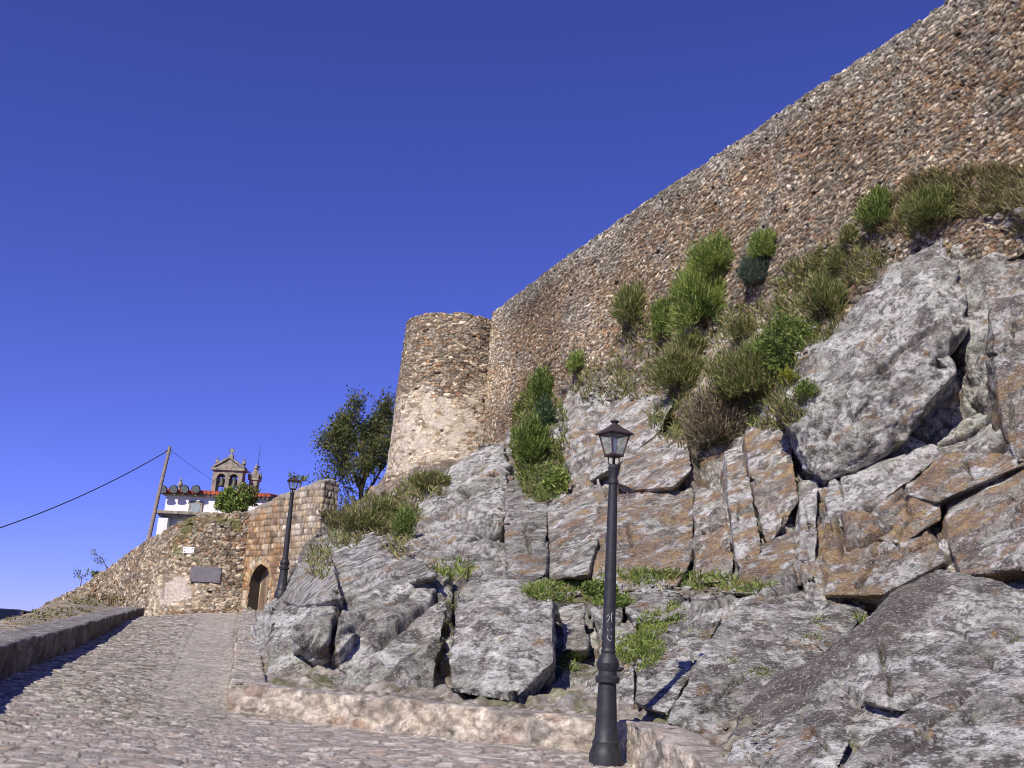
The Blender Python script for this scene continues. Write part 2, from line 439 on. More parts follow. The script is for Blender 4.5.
def wall(name, path, zb, zt, thick, res, fn, mat, batter=0., topj=.12, seed=1, cut=None, nb=6, res_v=None, splat=True, flat_top=False):
    """masonry wall of real thickness along a line; the face on the right-hand side of the path is the dressed one"""
    path = np.asarray(path, float); seg = np.linalg.norm(np.diff(path, axis=0), axis=1); S = np.concatenate([[0], np.cumsum(seg)])
    ns = int(S[-1] / res) + 1; s = np.linspace(0, S[-1], ns)
    x = np.interp(s, S, path[:, 0]); y = np.interp(s, S, path[:, 1])
    tx = np.gradient(x, s); ty = np.gradient(y, s); ln = np.hypot(tx, ty); tx /= ln; ty /= ln
    nx, ny = ty, -tx
    z0 = zb(s); z1 = zt(s)
    q = np.floor(s / .33); z1 = z1 + (rnd(q, q * 0, q * 0, seed, 1) - .5) * topj + noise(np.stack([s / 1.5, s * 0, s * 0], 1), seed) * topj
    nf = int(np.max(z1 - z0) / (res_v or res)) + 2
    v = np.linspace(0, 1, nf)
    nt_ = max(3, int(thick / max(res * 1.5, .05)))
    prof = [(a, 0.0, 0) for a in v] + [(1.0, (k + 1) / nt_, 1) for k in range(nt_)] + [(1 - (k + 1) / nb, 1.0, 2) for k in range(nb)]
    A = np.array(prof); nr = len(A)
    Sg, Vg = np.meshgrid(s, A[:, 0]); Og = np.repeat(A[:, 1][:, None], ns, 1); Kg = np.repeat(A[:, 2][:, None], ns, 1)
    Z = z0 + (z1 - z0) * Vg
    off = batter * (z1 - Z) * (Kg == 0) - Og * thick
    X = x + nx * off; Y = y + ny * off
    T = Z + Og * thick * (Kg > 0)
    sh = Sg.shape; pos = np.stack([X.ravel(), Y.ravel(), Z.ravel()], 1)
    d, c = fn(Sg.ravel(), T.ravel(), pos, Vg.ravel())
    d = d.reshape(sh)
    edge = np.where(Kg == 0, 1.0, 0.0)
    N3 = np.stack([np.broadcast_to(nx, sh) * edge, np.broadcast_to(ny, sh) * edge, (Kg == 1) * .5], 2)
    last = (np.arange(nr) == nf - 1)
    N3[last, :, 2] = .35
    if flat_top: N3[:, :, 2] *= .3
    pos = pos + N3.reshape(-1, 3) * d.ravel()[:, None]
    idx = np.arange(nr * ns).reshape(nr, ns)
    a, b, c2, d2 = idx[:-1, :-1], idx[:-1, 1:], idx[1:, 1:], idx[1:, :-1]
    keep = np.ones(a.shape, bool)
    if cut is not None:
        keep = ~cut((Sg[:-1, :-1] + Sg[1:, 1:]) / 2, (Z[:-1, :-1] + Z[1:, 1:]) / 2, Kg[:-1, :-1])
    F = np.stack([a[keep], b[keep], c2[keep], d2[keep]], 1)
    # end caps as strips joining front to back
    ex = []
    for j, fl in ((0, False), (ns - 1, True)):
        back = idx[nf + nt_ - 1:, j][::-1]; front = idx[:nf, j]; ib = np.linspace(0, nf - 1, len(back)).astype(int)
        top = idx[nf - 1:nf + nt_, j]
        for k in range(len(back) - 1):
            f = [front[ib[k]], front[ib[k + 1]], back[k + 1], back[k]]
            ex.append(f[::-1] if fl else f)
    F = np.vstack([F, np.array(ex)])
    if splat: zsplat(pos[: nf * ns])
    o = mesh_np(name, pos, F, c, mat, origin=(float(x.mean()), float(y.mean()), float(z0.min())))
    return o, dict(s=s, x=x, y=y, nx=nx, ny=ny, S=S)

# ------------------------------------------------------------------ road
G0 = P(245, 613, 47.0); CNR = P(228, 712, 16.0); END = P(612, 757, 13.5); FAR = P(143, 618, 48.0); PL0 = P(0, 681, 15.0)
LAMP = P(605, 765, 13.0)
rc = [PL0, FAR, G0, CNR, END, LAMP, P(200, 614, 47.5), np.array([0, 0, 0.]), np.array([-6, 3, .15]), np.array([3, 4, 0.]), np.array([4, 12, .2]), P(170, 640, 30.0), P(100, 648, 24.0),
      np.array([-9, 8, .55]), P(300, 768, 12.4), P(120, 768, 9.6)]
rc = [r for r in rc]
def _fix(px, Y, z):
    p = P(px, 650, Y); p[2] = z; return p
rc[11] = _fix(170, 30.0, 1.78); rc[12] = _fix(100, 24.0, 1.42); rc[14] = _fix(300, 12.4, .45); rc[15] = _fix(120, 9.6, .45)
ROADZ = TPS(np.array([r[:2] for r in rc]), np.array([r[2] for r in rc]), 1e-3)
def roadz(x, y): return ROADZ(np.stack([np.ravel(x), np.ravel(y)], 1)).reshape(np.shape(x))
def build_road():
    ys = np.exp(np.arange(math.log(6.2), math.log(50.5), .0031)); ys = np.concatenate([[-8, -5, -3, -1, .5, 2, 3, 4, 5, 5.6], ys])
    us = np.linspace(-.60, .22, 620)
    Y, Uu = np.meshgrid(ys, us, indexing='ij')
    X = Uu * np.maximum(Y, 8.0) * 1.0
    x = X.ravel(); y = Y.ravel(); z = roadz(x, y)
    # running coordinates along the lane
    ang = math.radians(-16); a = x * math.cos(ang) - y * math.sin(ang) * -1; b = -x * math.sin(ang) * -1 + y * math.cos(ang)
    a = x * math.cos(ang) - y * math.sin(ang); b = x * math.sin(ang) + y * math.cos(ang)
    a, b = x * math.cos(-ang) + y * math.sin(-ang), -x * math.sin(-ang) + y * math.cos(-ang)
    wz = np.zeros_like(a)
    wx = noise(np.stack([a, b, wz], 1), 3) * .3; wy = noise(np.stack([a, b, wz + 9], 1), 4) * .25
    big = sstep(-.1, .25, noise(np.stack([a / 3.5, b / 5, wz], 1), 8))
    f1, f2, cx, cy = worley2((a + wx) / .25, (b + wy) / .17, 5, .85)
    g1, g2, dx, dy = worley2((a + wx) / .15, (b + wy) / .105, 6, .85)
    m = big > .5
    e = np.where(m, f2 - f1, g2 - g1); cx = np.where(m, cx, dx + 900); cy = np.where(m, cy, dy)
    r1 = rnd(cx, cy, wz, 11, 1); r2 = rnd(cx, cy, wz, 11, 2)
    c = pick(r1, [(3, (.33, .30, .275)), (2.4, (.41, .365, .34)), (1.4, (.23, .21, .19)), (1, (.34, .27, .225)), (1.3, (.50, .455, .42)), (.5, (.15, .135, .125))])
    c = c * (.8 + .4 * r2)[:, None]
    j = 1 - sstep(.05, .22, e)
    moss = sstep(.05, .4, noise(np.stack([a / 2.2, b / 4, wz], 1), 21))
    sand = np.tile(np.array([.15, .125, .105]), (len(a), 1)); sand = mixc(sand, np.array([.13, .125, .06]), moss * .8)
    c = mixc(c, sand, j * .85)
    c = c * (1 + .45 * fbm(np.stack([a / .12, b / .16, wz], 1), 22, 3, .7))[:, None]
    # dusty pale wear and sandy shoulders
    px, py = project(np.stack([x, y, z], 1))
    lane = sstep(-2.2, -1.4, a - (-1.0 - .0 * b)) * 0
    e1 = np.interp(y, [8, 16, 30, 47], [-2.5, -4.9, -8.6, -12.9]); e2 = np.interp(y, [8, 16, 30, 47], [-.4, -3.9, -7.6, -11.6])
    strip = sstep(e1 - .2, e1 + .1, x) * (1 - sstep(e2 + .1, e2 + .5, x)) * sstep(12, 18, y)
    c = mixc(c, np.array([.46, .42, .385]), strip * .38)
    c = c * np.array([.99, 1.0, .92])
    for ee in (e1 + .05, e2 + .25, e1 - 2.3):
        g = np.exp(-((x - ee + .05 * noise(np.stack([x, y / 1.5, wz], 1), 23)) / .03) ** 2) * sstep(12, 16, y); c = mixc(c, np.array([.13, .12, .07]), g * .8 * sstep(-.3, .2, noise(np.stack([x / .6, y / .8, wz], 1), 24)))
    near = sstep(.0, .35, fbm(np.stack([x / 3, y / 5, wz], 1), 31, 3) + .35 * sstep(-6, 0, x) * sstep(40, 12, y))
    c = mixc(c, np.array([.47, .405, .39]), near * .22)
    d = sstep(0, .14, e) * .020 + (r1 - .5) * .024 + fbm(np.stack([a / .8, b / .8, wz], 1), 41, 3) * .012
    d = d * (1 - .4 * strip)
    pos = np.stack([x, y, z + d], 1)
    ny, nx = Y.shape; idx = np.arange(ny * nx).reshape(ny, nx)
    F = np.stack([idx[:-1, :-1].ravel(), idx[:-1, 1:].ravel(), idx[1:, 1:].ravel(), idx[1:, :-1].ravel()], 1)
    zsplat(pos)
    o = mesh_np('road', pos, F, c, M_cobble); tag(o, 'grey and pinkish cobbled road climbing to the gate', 'road', kind='structure')
build_road()

# ------------------------------------------------------------------ rock
NS = np.array([-.60, -.05, .76]); NS /= np.linalg.norm(NS)
T1 = np.cross(NS, [0, 1, 0]); T1 /= np.linalg.norm(T1); T2 = np.cross(NS, T1)
ROT = np.stack([T1, T2, NS], 1)
def rock_disp(p, k=1.0, seed=0, layers=1.0, blocks=1.0):
    w = np.stack([fbm(p / 2.2, seed + 1, 3), fbm(p / 2.2, seed + 2, 3), fbm(p / 2.2, seed + 3, 3)], 1) * .22
    q = (p + w) @ ROT
    f1, f2, c, v = worley3(q / (2.3, 2.3, 1.3), seed + 5)
    h = rnd(c[:, 0], c[:, 1], c[:, 2], seed + 9, 0) - .5
    d = blocks * (1.25 * facets(q / (2.6, 2.6, 1.25), seed + 9) + .28 * h * sstep(0, .12, f2 - f1) - .12)
    cr = (1 - sstep(.0, .06, f2 - f1)) * sstep(-.25, .05, noise(p / 2.5, seed + 43)); d -= cr * .16 * blocks
    g1, g2, c2, v2 = worley3(q / (.85, .85, .34) + 3.3, seed + 6)
    d += .42 * facets(q / (.95, .95, .36) + 1.7, seed + 19) - .04 + .13 * facets(q / (.33, .33, .14) + 4.1, seed + 29, .3, .6, .6)
    cr2 = (1 - sstep(.0, .06, g2 - g1)) * sstep(-.1, .2, noise(p / 1.5, seed + 44)); d -= cr2 * .05
    lw = q[:, 2] / .30 + fbm(p / 1.1, seed + 7, 3) * .8
    li = np.floor(lw); lf = lw - li
    bl = sstep(.78, 1, lf); lay = (rnd(li, li * 0, li * 0, seed + 8, 0) * (1 - bl) + rnd(li + 1, li * 0, li * 0, seed + 8, 0) * bl - .5) * .16 + (lf * (1 - bl) - .5) * .13
    lm = .35 + .65 * sstep(-.2, .3, noise(p / 3.1, seed + 12))
    d += lay * lm * layers
    d += fbm(p / .6, seed + 10, 3, .5) * .06 + fbm(p / .13, seed + 14, 2, .6) * .022 - .05 * sstep(.25, .4, fbm(q / (.5, .5, .12), seed + 15, 3))
    return d * k, cr, cr2, np.clip(lf, 0, 1) * lm
def rock_col(p, cr, cr2, lf, ochre=None, white=None, dark=None, seed=0, disp=None):
    n = len(p); q = p @ ROT; qs = q / (1, 1, .35)
    c = np.tile(np.array([.345, .32, .285]), (n, 1))
    if ochre is not None: c = mixc(c, np.array([.30, .235, .185]), np.clip((np.asarray(ochre) + np.zeros(n) + .35) * 1.2, 0, 1))
    a = fbm(qs / .9, seed + 31, 4); c = c * (1 + .55 * a)[:, None]
    w = 0 if white is None else white
    c = c * (1 + .35 * fbm(p / .07, seed + 50, 2, .7))[:, None]
    m = sstep(.02, .16, fbm(p / .9, seed + 32, 6, .68) + .25 * fbm(p / .14, seed + 33, 3, .75) + .28 * noise(p / 2.4, seed + 48) + w)
    c = mixc(c, np.array([.68, .665, .62]), m * .86)
    m = sstep(.14, .28, fbm(p / .6, seed + 34, 5, .7)); c = mixc(c, np.array([.38, .41, .32]), m * .5)
    dk = 0 if dark is None else dark
    m = sstep(.22, .32, fbm(p / .45, seed + 35, 6, .75) + dk); c = mixc(c, np.array([.095, .078, .07]), m * .85)
    m = sstep(.30, .42, fbm(p / .14, seed + 45, 3, .8)); c = mixc(c, np.array([.09, .08, .072]), m * .7)
    o = -.30 if ochre is None else ochre
    f = fbm(qs / 1.1, seed + 36, 6, .72)
    m = sstep(.02, .30, f + o - .02); c = mixc(c, np.array([.235, .165, .105]), m * .65)
    m = sstep(.30, .42, f + o * .8 + .3 * fbm(p / .3, seed + 40, 3, .7)); hv = sstep(-.3, .3, fbm(p / .35, seed + 49, 3, .7)); oc2 = mixc(np.tile(np.array([.25, .14, .075]), (n, 1)), np.array([.42, .275, .10]), hv); c = c + (oc2 - c) * (m * .70)[:, None]
    m = np.clip(cr * .75 + cr2 * .5, 0, 1); c = mixc(c, np.array([.10, .08, .06]), m * .75)
    return c
WP0 = np.array([-.8, 52.0]); WP1 = np.array([11.0, 26.6]); WD = (WP1 - WP0) / np.linalg.norm(WP1 - WP0); WN = np.array([WD[1], -WD[0]])
def YW(px, py): return float(on_plane(px, py, WP0, WN)[1])
foot = [(470, 455), (500, 432), (560, 385), (620, 350), (700, 335), (780, 292), (860, 252), (940, 210), (1024, 188), (1110, 150)]
ctrl = [(x, y, YW(x, y) - .3) for x, y in foot] + [(x, y - 60, YW(x, y - 60) + 3.5) for x, y in foot[1:]]
ctrl += [(235, 695, 17.6), (300, 698, 17.3), (400, 712, 16.3), (500, 724, 15.7), (600, 735, 14.9), (640, 728, 14.4), (560, 690, 17.4),
         (240, 650, 24), (262, 608, 38), (275, 600, 38.5), (300, 672, 19.0), (300, 618, 20.5), (300, 592, 30), (310, 545, 38), (335, 520, 42), (380, 492, 50), (355, 540, 35),
         (400, 690, 18), (400, 600, 20), (400, 572, 22), (405, 552, 27), (420, 520, 34), (450, 480, 42), (470, 565, 24.5), (500, 690, 17.3), (500, 600, 18.6), (505, 578, 22.5),
         (480, 500, 35), (550, 480, 35), (540, 560, 27), (560, 592, 22), (580, 640, 19.8), (560, 430, 42), (600, 500, 30), (600, 560, 25), (600, 410, 40), (640, 590, 22), (640, 660, 16.3), (660, 620, 19),
         (680, 575, 23.5), (680, 500, 27), (680, 440, 32), (640, 430, 36), (700, 400, 33), (740, 380, 31), (740, 440, 28.5), (740, 570, 21.5), (740, 610, 18.8), (700, 690, 14.2), (760, 660, 15.4), (700, 740, 12.8), (760, 770, 11.0),
         (800, 330, 29.5), (790, 400, 27.5), (850, 290, 28.5), (800, 480, 24.6), (800, 560, 20.8), (810, 600, 18.0), (860, 650, 17.4), (880, 470, 23.0), (880, 560, 19.0), (900, 600, 18.0),
         (900, 690, 15.5), (870, 400, 25), (940, 400, 24), (950, 250, 26.2), (1024, 260, 23.6), (1024, 400, 22), (960, 500, 20.5), (1024, 500, 18.6), (1024, 560, 16.5), (1024, 640, 14), (1110, 300, 21.5),
         (1110, 480, 17), (1110, 640, 12.5), (900, 770, 10.6), (1024, 770, 9.8), (1110, 780, 9.2), (800, 830, 9.8), (640, 790, 12.6), (980, 860, 8.8)]
ctrl += [(1290, 70, YW(1290, 70) - .3), (1290, 300, 18.8), (1290, 480, 14.8), (1290, 640, 11.2), (1290, 780, 8.6)]
ctrl = np.array(ctrl, float)
SHEET = TPS(ctrl[:, :2], np.log(ctrl[:, 2]), 2e-4)
def blob(px, py, items):
    r = np.zeros(len(px))
    for x, y, rx, ry, a in items: r += a * np.exp(-((px - x) / rx) ** 2 - ((py - y) / ry) ** 2)
    return r
def sheet_zones(px, py):
    och = -.42 + blob(px, py, [(640, 500, 70, 45, .62), (590, 540, 40, 30, .35), (560, 420, 22, 45, .5), (700, 470, 50, 40, .35), (870, 560, 60, 50, .55), (960, 520, 90, 60, .62), (830, 510, 22, 70, .5),
                               (500, 440, 14, 60, .4), (780, 470, 40, 50, .2), (640, 440, 40, 30, .25), (300, 520, 30, 40, .15), (1010, 330, 40, 60, .3), (430, 545, 20, 20, .3)])
    whi = -.02 + blob(px, py, [(460, 510, 60, 45, .28), (620, 410, 50, 40, .28), (880, 460, 60, 30, .32), (750, 480, 40, 60, .15), (700, 640, 80, 60, .15), (900, 330, 90, 90, .2), (800, 560, 50, 30, .2), (300, 600, 90, 60, -.1)])
    drk = -.12 + blob(px, py, [(400, 560, 60, 25, .2), (950, 620, 80, 40, .22), (900, 700, 90, 60, .1), (700, 600, 60, 30, .06), (350, 540, 50, 20, .15), (640, 540, 40, 30, .1)])
    return och, whi, drk
poly = [(226, 700), (238, 655), (256, 612), (270, 602), (279, 592), (286, 572), (300, 550), (316, 530), (340, 514), (372, 490), (392, 462), (480, 405), (560, 330), (700, 265), (800, 220), (900, 170), (1000, 130), (1150, 80), (1310, 20),
        (1310, 860), (700, 860), (640, 765), (600, 738), (500, 728), (400, 716), (300, 702)]
def build_sheet():
    st = 1.6
    us = np.arange(222, 1310, st); vs = np.arange(95, 860, st)
    V, U = np.meshgrid(vs, us, indexing='ij')
    inside = in_poly(U, V, poly)
    cellk = inside[:-1, :-1] & inside[1:, :-1] & inside[:-1, 1:] & inside[1:, 1:]
    use = np.zeros(V.shape, bool)
    for a in (0, 1):
        for b in (0, 1): use[a:V.shape[0] - 1 + a, b:V.shape[1] - 1 + b] |= cellk
    idx = -np.ones(V.shape, int); idx[use] = np.arange(use.sum())
    px = U[use]; py = V[use]
    Y = np.exp(SHEET(np.stack([px, py], 1)))
    base = P(px, py, Y)
    # smooth normals from the depth field
    e = 4.0
    bx = P(px + e, py, np.exp(SHEET(np.stack([px + e, py], 1)))) - base; by = P(px, py - e, np.exp(SHEET(np.stack([px, py - e], 1)))) - base
    n = np.cross(bx, by); n /= np.linalg.norm(n, axis=1)[:, None]
    vd = EYE - base; vd /= np.linalg.norm(vd, axis=1)[:, None]
    fac = sstep(.03, .35, (n * vd).sum(1))
    n = n * .7 + vd * .45; n[:, 2] *= .8; n /= np.linalg.norm(n, axis=1)[:, None]
    k = np.interp(Y, [10, 20, 45], [.62, 1.0, 1.45])
    d, cr, cr2, lf = rock_disp(base, 1.0, 3)
    # rubble slope under the curtain wall
    fy = np.interp(px, [p[0] for p in foot], [p[1] for p in foot])
    lim = np.interp(px, [460, 500, 560, 640, 700, 760, 820, 900, 1024], [495, 440, 392, 405, 425, 400, 345, 262, 215]) + 14 * noise(np.stack([px / 25, py / 25, px * 0], 1), 77)
    rm = 1 - sstep(lim - 12, lim + 6, py)
    tw = (1 - sstep(440, 470, px)) * sstep(372, 385, px) * (1 - sstep(525, 545, py + noise(np.stack([px / 20, py / 20, px * 0], 1), 78) * 20))
    rm = np.maximum(rm, tw * (1 - sstep(480, 530, py)) )
    sA = base[:, 0] * WD[0] + base[:, 1] * WD[1]
    dr, crb = rubble(sA, base[:, 2], base, .38, .20, 71, .09, rustm=.35 + .3 * noise(base / 3, 79), palem=.25 + blob(px, py, [(735, 345, 50, 40, .6)]), jit=.95)
    soil = sstep(.05, .3, noise(base / 1.3, 80)) * .8
    crb = mixc(crb, np.array([.17, .13, .085]), soil)
    och, whi, drk = sheet_zones(px, py)
    c = rock_col(base, cr, cr2, lf, och, whi, drk, 3)
    # soil and moss on the ledges, where the surface lies flat
    low = blob(px, py, [(560, 592, 90, 14, 1), (680, 582, 120, 12, 1), (640, 650, 40, 30, .9), (380, 520, 50, 30, .9), (535, 440, 22, 60, .9), (455, 640, 12, 60, .8), (570, 665, 30, 18, .8), (700, 400, 60, 60, .8), (900, 240, 120, 26, .9), (800, 320, 40, 60, .8)])
    sm = sstep(.35, .8, low + .35 * fbm(base / .7, 90, 3))
    c = mixc(c, np.array([.13, .115, .06]), sm * .8)
    c = mixc(c, crb, rm)
    d = d * k * (1 - .85 * rm) * (1 - .5 * sm) + dr * rm
    # joints the photograph shows: deep near-vertical and slanting cracks
    for (x0, y0, x1, y1, wd, dp) in [(340, 600, 322, 695, 3.5, .5), (452, 580, 440, 690, 5, .5), (724, 455, 737, 500, 3, .35), (794, 480, 800, 590, 5, .35), (600, 470, 700, 430, 5, .5), (566, 480, 570, 580, 4, .3), (600, 490, 690, 486, 4, .4),
                                     (415, 495, 470, 450, 4, .3), (900, 500, 950, 480, 6, .5), (660, 500, 650, 580, 3, .2), (520, 470, 515, 560, 4, .35), (850, 560, 1024, 470, 4, .35), (700, 460, 720, 580, 3, .3), (690, 640, 800, 590, 4, .25),
                                     (655, 700, 830, 610, 3.5, .2), (870, 520, 1020, 440, 4, .3), (840, 500, 852, 590, 5, .35), (300, 560, 330, 520, 4, .4), (420, 600, 520, 560, 3, .3), (425, 520, 500, 470, 4, .4), (470, 545, 560, 505, 4, .4), (505, 530, 512, 450, 4, .5), (640, 560, 730, 540, 4, .35), (745, 520, 800, 500, 4, .35), (690, 440, 705, 520, 3, .4), (870, 590, 980, 545, 4, .4), (930, 440, 1024, 405, 4, .5), (575, 425, 640, 395, 4, .6), (655, 470, 720, 430, 4, .5), (1000, 560, 1100, 520, 4, .4), (760, 620, 870, 600, 3, .25), (640, 620, 700, 600, 3, .3)]:
        L2 = (x1 - x0) ** 2 + (y1 - y0) ** 2; t = np.clip(((px - x0) * (x1 - x0) + (py - y0) * (y1 - y0)) / L2, 0, 1)
        wob = noise(np.stack([px / 14, py / 14, px * 0 + x0], 1), 95) * 5
        dist = np.hypot(px - (x0 + t * (x1 - x0)), py - (y0 + t * (y1 - y0))) + wob * .5
        g = np.exp(-(dist / (wd * .55)) ** 2)
        d -= dp * g * 1.1
        ux, uy = (x1 - x0) / L2 ** .5, (y1 - y0) / L2 ** .5
        if abs(uy) > .8: sgn = 1 if uy > 0 else -1; sd_ = ((px - x0) * uy - (py - y0) * ux) * sgn * -1   # steep joints: the left side stands proud
        else: sgn = 1 if ux > 0 else -1; sd_ = ((px - x0) * uy - (py - y0) * ux) * sgn                # lying joints: the upper side overhangs
        sd_ = sd_ + wob * .5; along = ((px - x0) * (x1 - x0) + (py - y0) * (y1 - y0)) / L2
        d += .30 * dp * sstep(0, 2.6, sd_) * np.exp(-np.maximum(sd_, 0) / 12) * sstep(-.12, .1, along) * sstep(1.12, .9, along)
        c = mixc(c, np.array([.12, .09, .065]), g * .7)
    d = d * (.15 + .85 * fac)
    pos = base + n * d[:, None]
    F = np.stack([idx[1:, :-1][cellk], idx[1:, 1:][cellk], idx[:-1, 1:][cellk], idx[:-1, :-1][cellk]], 1)
    # body behind the skin: push the rim back into the hill
    from_rim = {}
    ed = np.vstack([F[:, [0, 1]], F[:, [1, 2]], F[:, [2, 3]], F[:, [3, 0]]])
    key = np.sort(ed, 1); kk = key[:, 0].astype(np.int64) * (len(pos) + 1) + key[:, 1]
    uq, first, cnt = np.unique(kk, return_index=True, return_counts=True)
    rim = ed[first[cnt == 1]]
    rv = np.unique(rim); mp = {int(a): len(pos) + i for i, a in enumerate(rv)}
    extra = pos[rv] + np.array([1.5, 7.0, 0]) ; extra[:, 2] -= 5
    F2 = np.array([[a, mp[int(a)], mp[int(b)], b] for a, b in rim])
    zsplat(pos)
    global OUTCROP
    o = OUTCROP = mesh_np('rock_outcrop', np.vstack([pos, extra]), np.vstack([F, F2]), np.vstack([c, c[rv]]), M_rock, smooth=False)
    tag(o, 'craggy grey and ochre rock outcrop under the castle wall', 'rock outcrop', kind='structure')
build_sheet()

def boulder(name, front, depth, label, res=.07, seed=1, k=.6, grow=(0, 0), zones=None, tilt=(0.0, 0.0), tint=None, extra_dark=None, group=None, layers=1.0, och=-.45, whi=0.05, drk=-.1, cracks=(), parent=None, blocks=.45):
    pts = [P(x, y, Y) for x, y, Y in front]
    cen = np.mean(pts, 0)
    back = [np.array([cen[0] + (p[0] - cen[0]) * .86 + depth * .15, p[1] + depth, cen[2] + (p[2] - cen[2]) * .86 - .25 * depth]) for p in pts]
    bm = bmesh.new()
    for p in pts + back: bm.verts.new(p)
    bmesh.ops.convex_hull(bm, input=bm.verts)
    bmesh.ops.delete(bm, geom=[v for v in bm.verts if not v.link_faces], context='VERTS')
    me = bpy.data.meshes.new('tmp'); bm.to_mesh(me); bm.free()
    o = bpy.data.objects.new('tmp', me); COL.objects.link(o)
    md = o.modifiers.new('r', 'REMESH'); md.mode = 'VOXEL'; md.voxel_size = res; md.adaptivity = 0
    dg = bpy.context.evaluated_depsgraph_get(); ev = o.evaluated_get(dg); m2 = ev.to_mesh()
    nv = len(m2.vertices); v = np.zeros(nv * 3, np.float32); m2.vertices.foreach_get('co', v); v = v.reshape(-1, 3).astype(float)
    n = np.zeros(nv * 3, np.float32); m2.vertices.foreach_get('normal', n); n = n.reshape(-1, 3).astype(float)
    lt = np.zeros(len(m2.polygons), np.int32); m2.polygons.foreach_get('loop_total', lt)
    fi = np.zeros(len(m2.loops), np.int32); m2.loops.foreach_get('vertex_index', fi)
    assert (lt == 4).all()
    F = fi.reshape(-1, 4)
    ev.to_mesh_clear(); bpy.data.objects.remove(o); bpy.data.meshes.remove(me)
    # soften the hull a little
    for _ in range(1):
        acc = np.zeros_like(v); cnt = np.zeros(nv)
        for a in range(4):
            np.add.at(acc, F[:, a], v[F[:, (a + 1) % 4]]); np.add.at(cnt, F[:, a], 1)
        v = v * .5 + acc / np.maximum(cnt, 1)[:, None] * .5
    d, cr, cr2, lf = rock_disp(v, k, seed, layers, blocks=blocks)
    px, py = project(v)
    zz = (och, whi, drk) if zones is None else zones(px, py, v); o_, w_, k_ = zz[:3]
    c = rock_col(v, cr * .5, cr2, lf, o_, w_, k_, seed)
    for (x0, y0, x1, y1, wd, dp) in cracks:
        L2 = (x1 - x0) ** 2 + (y1 - y0) ** 2; t = np.clip(((px - x0) * (x1 - x0) + (py - y0) * (y1 - y0)) / L2, 0, 1)
        dist = np.hypot(px - (x0 + t * (x1 - x0)), py - (y0 + t * (y1 - y0))) + noise(np.stack([px / 14, py / 14, px * 0 + x0], 1), 95) * 2.5
        g = np.exp(-(dist / wd) ** 2); d -= dp * g; c = mixc(c, np.array([.12, .095, .07]), g * .6)
    v = v + n * d[:, None]
    if len(zz) > 3: c = mixc(c, np.array([.135, .105, .09]) , zz[3]); d = d - .5 * (d - d.mean()) * zz[3]
    if tint is not None: c = c * np.array(tint)
    zsplat(v)
    zmin = v[:, 2].min()
    ob = mesh_np(name, v, F, c, M_rock, smooth=False, origin=(cen[0], cen[1], zmin))
    if parent is not None: ob.parent = parent
    else: tag(ob, label, 'boulder', group)
    return ob
def slab(outline, off, och, whi, drk=-.1, tx=0., ty=0., depth=1.3, k=.22, seed=1, layers=.8, cracks=()):
    """one joint-bounded face of the outcrop: a flat faced block whose plane follows the hill behind it"""
    o = np.array(outline, float); m0 = o.mean(0); dl = np.linalg.norm(o - m0, axis=1)[:, None]; o = m0 + (o - m0) * (1 + 2.6 / dl); outline = [tuple(a) for a in o]; off *= .62; Y = np.exp(SHEET(o)); q = P(o[:, 0], o[:, 1], Y); c = q.mean(0)
    A = np.column_stack([q[:, 0] - c[0], q[:, 2] - c[2], np.ones(len(q))]); w = np.linalg.lstsq(A, q[:, 1], rcond=None)[0]
    d = ray(o[:, 0], o[:, 1]); sl = np.array([w[0] + tx, w[1] + ty])
    # where each sight line meets the fitted plane  y = c_y + sl . (x - cx, z - cz) - off
    num = c[1] - off + sl[0] * (EYE[0] - c[0]) + sl[1] * (EYE[2] - c[2]); den = d[:, 1] - sl[0] * d[:, 0] - sl[1] * d[:, 2]
    Yp = d[:, 1] * num / den
    Yp = np.clip(Yp, Y - off - 2.5, Y + .6)
    res = float(np.clip(np.mean(Yp) / FPX * 1.8, .025, .075))
    rs = random.Random(seed * 13 + 5); x0_, y0_ = o.min(0); x1_, y1_ = o.max(0); cr_ = list(cracks)
    for _ in range(int(2 + (x1_ - x0_) * (y1_ - y0_) / 2200)):
        ax_ = rs.uniform(x0_, x1_); ay_ = rs.uniform(y0_, y1_); Lc = rs.uniform(14, 50); an = math.radians(rs.gauss(-36, 9) if rs.random() < .75 else rs.gauss(-100, 10))
        cr_.append((ax_, ay_, ax_ + Lc * math.cos(an), ay_ + Lc * math.sin(an), rs.uniform(.8, 1.5), rs.uniform(.08, .22)))
    cracks = cr_; whi = whi + rs.uniform(-.09, .10); tn = rs.uniform(.82, 1.12); drk = drk + rs.uniform(-.04, .06)
    boulder('rock_face', [(a, b, y) for (a, b), y in zip(outline, Yp)], depth, None, res, 100 + seed, k, och=och + (.12 if och > -.2 else .03), whi=whi + .06, drk=drk, layers=layers, parent=OUTCROP, blocks=.15, cracks=cracks, tint=(tn, tn, tn))
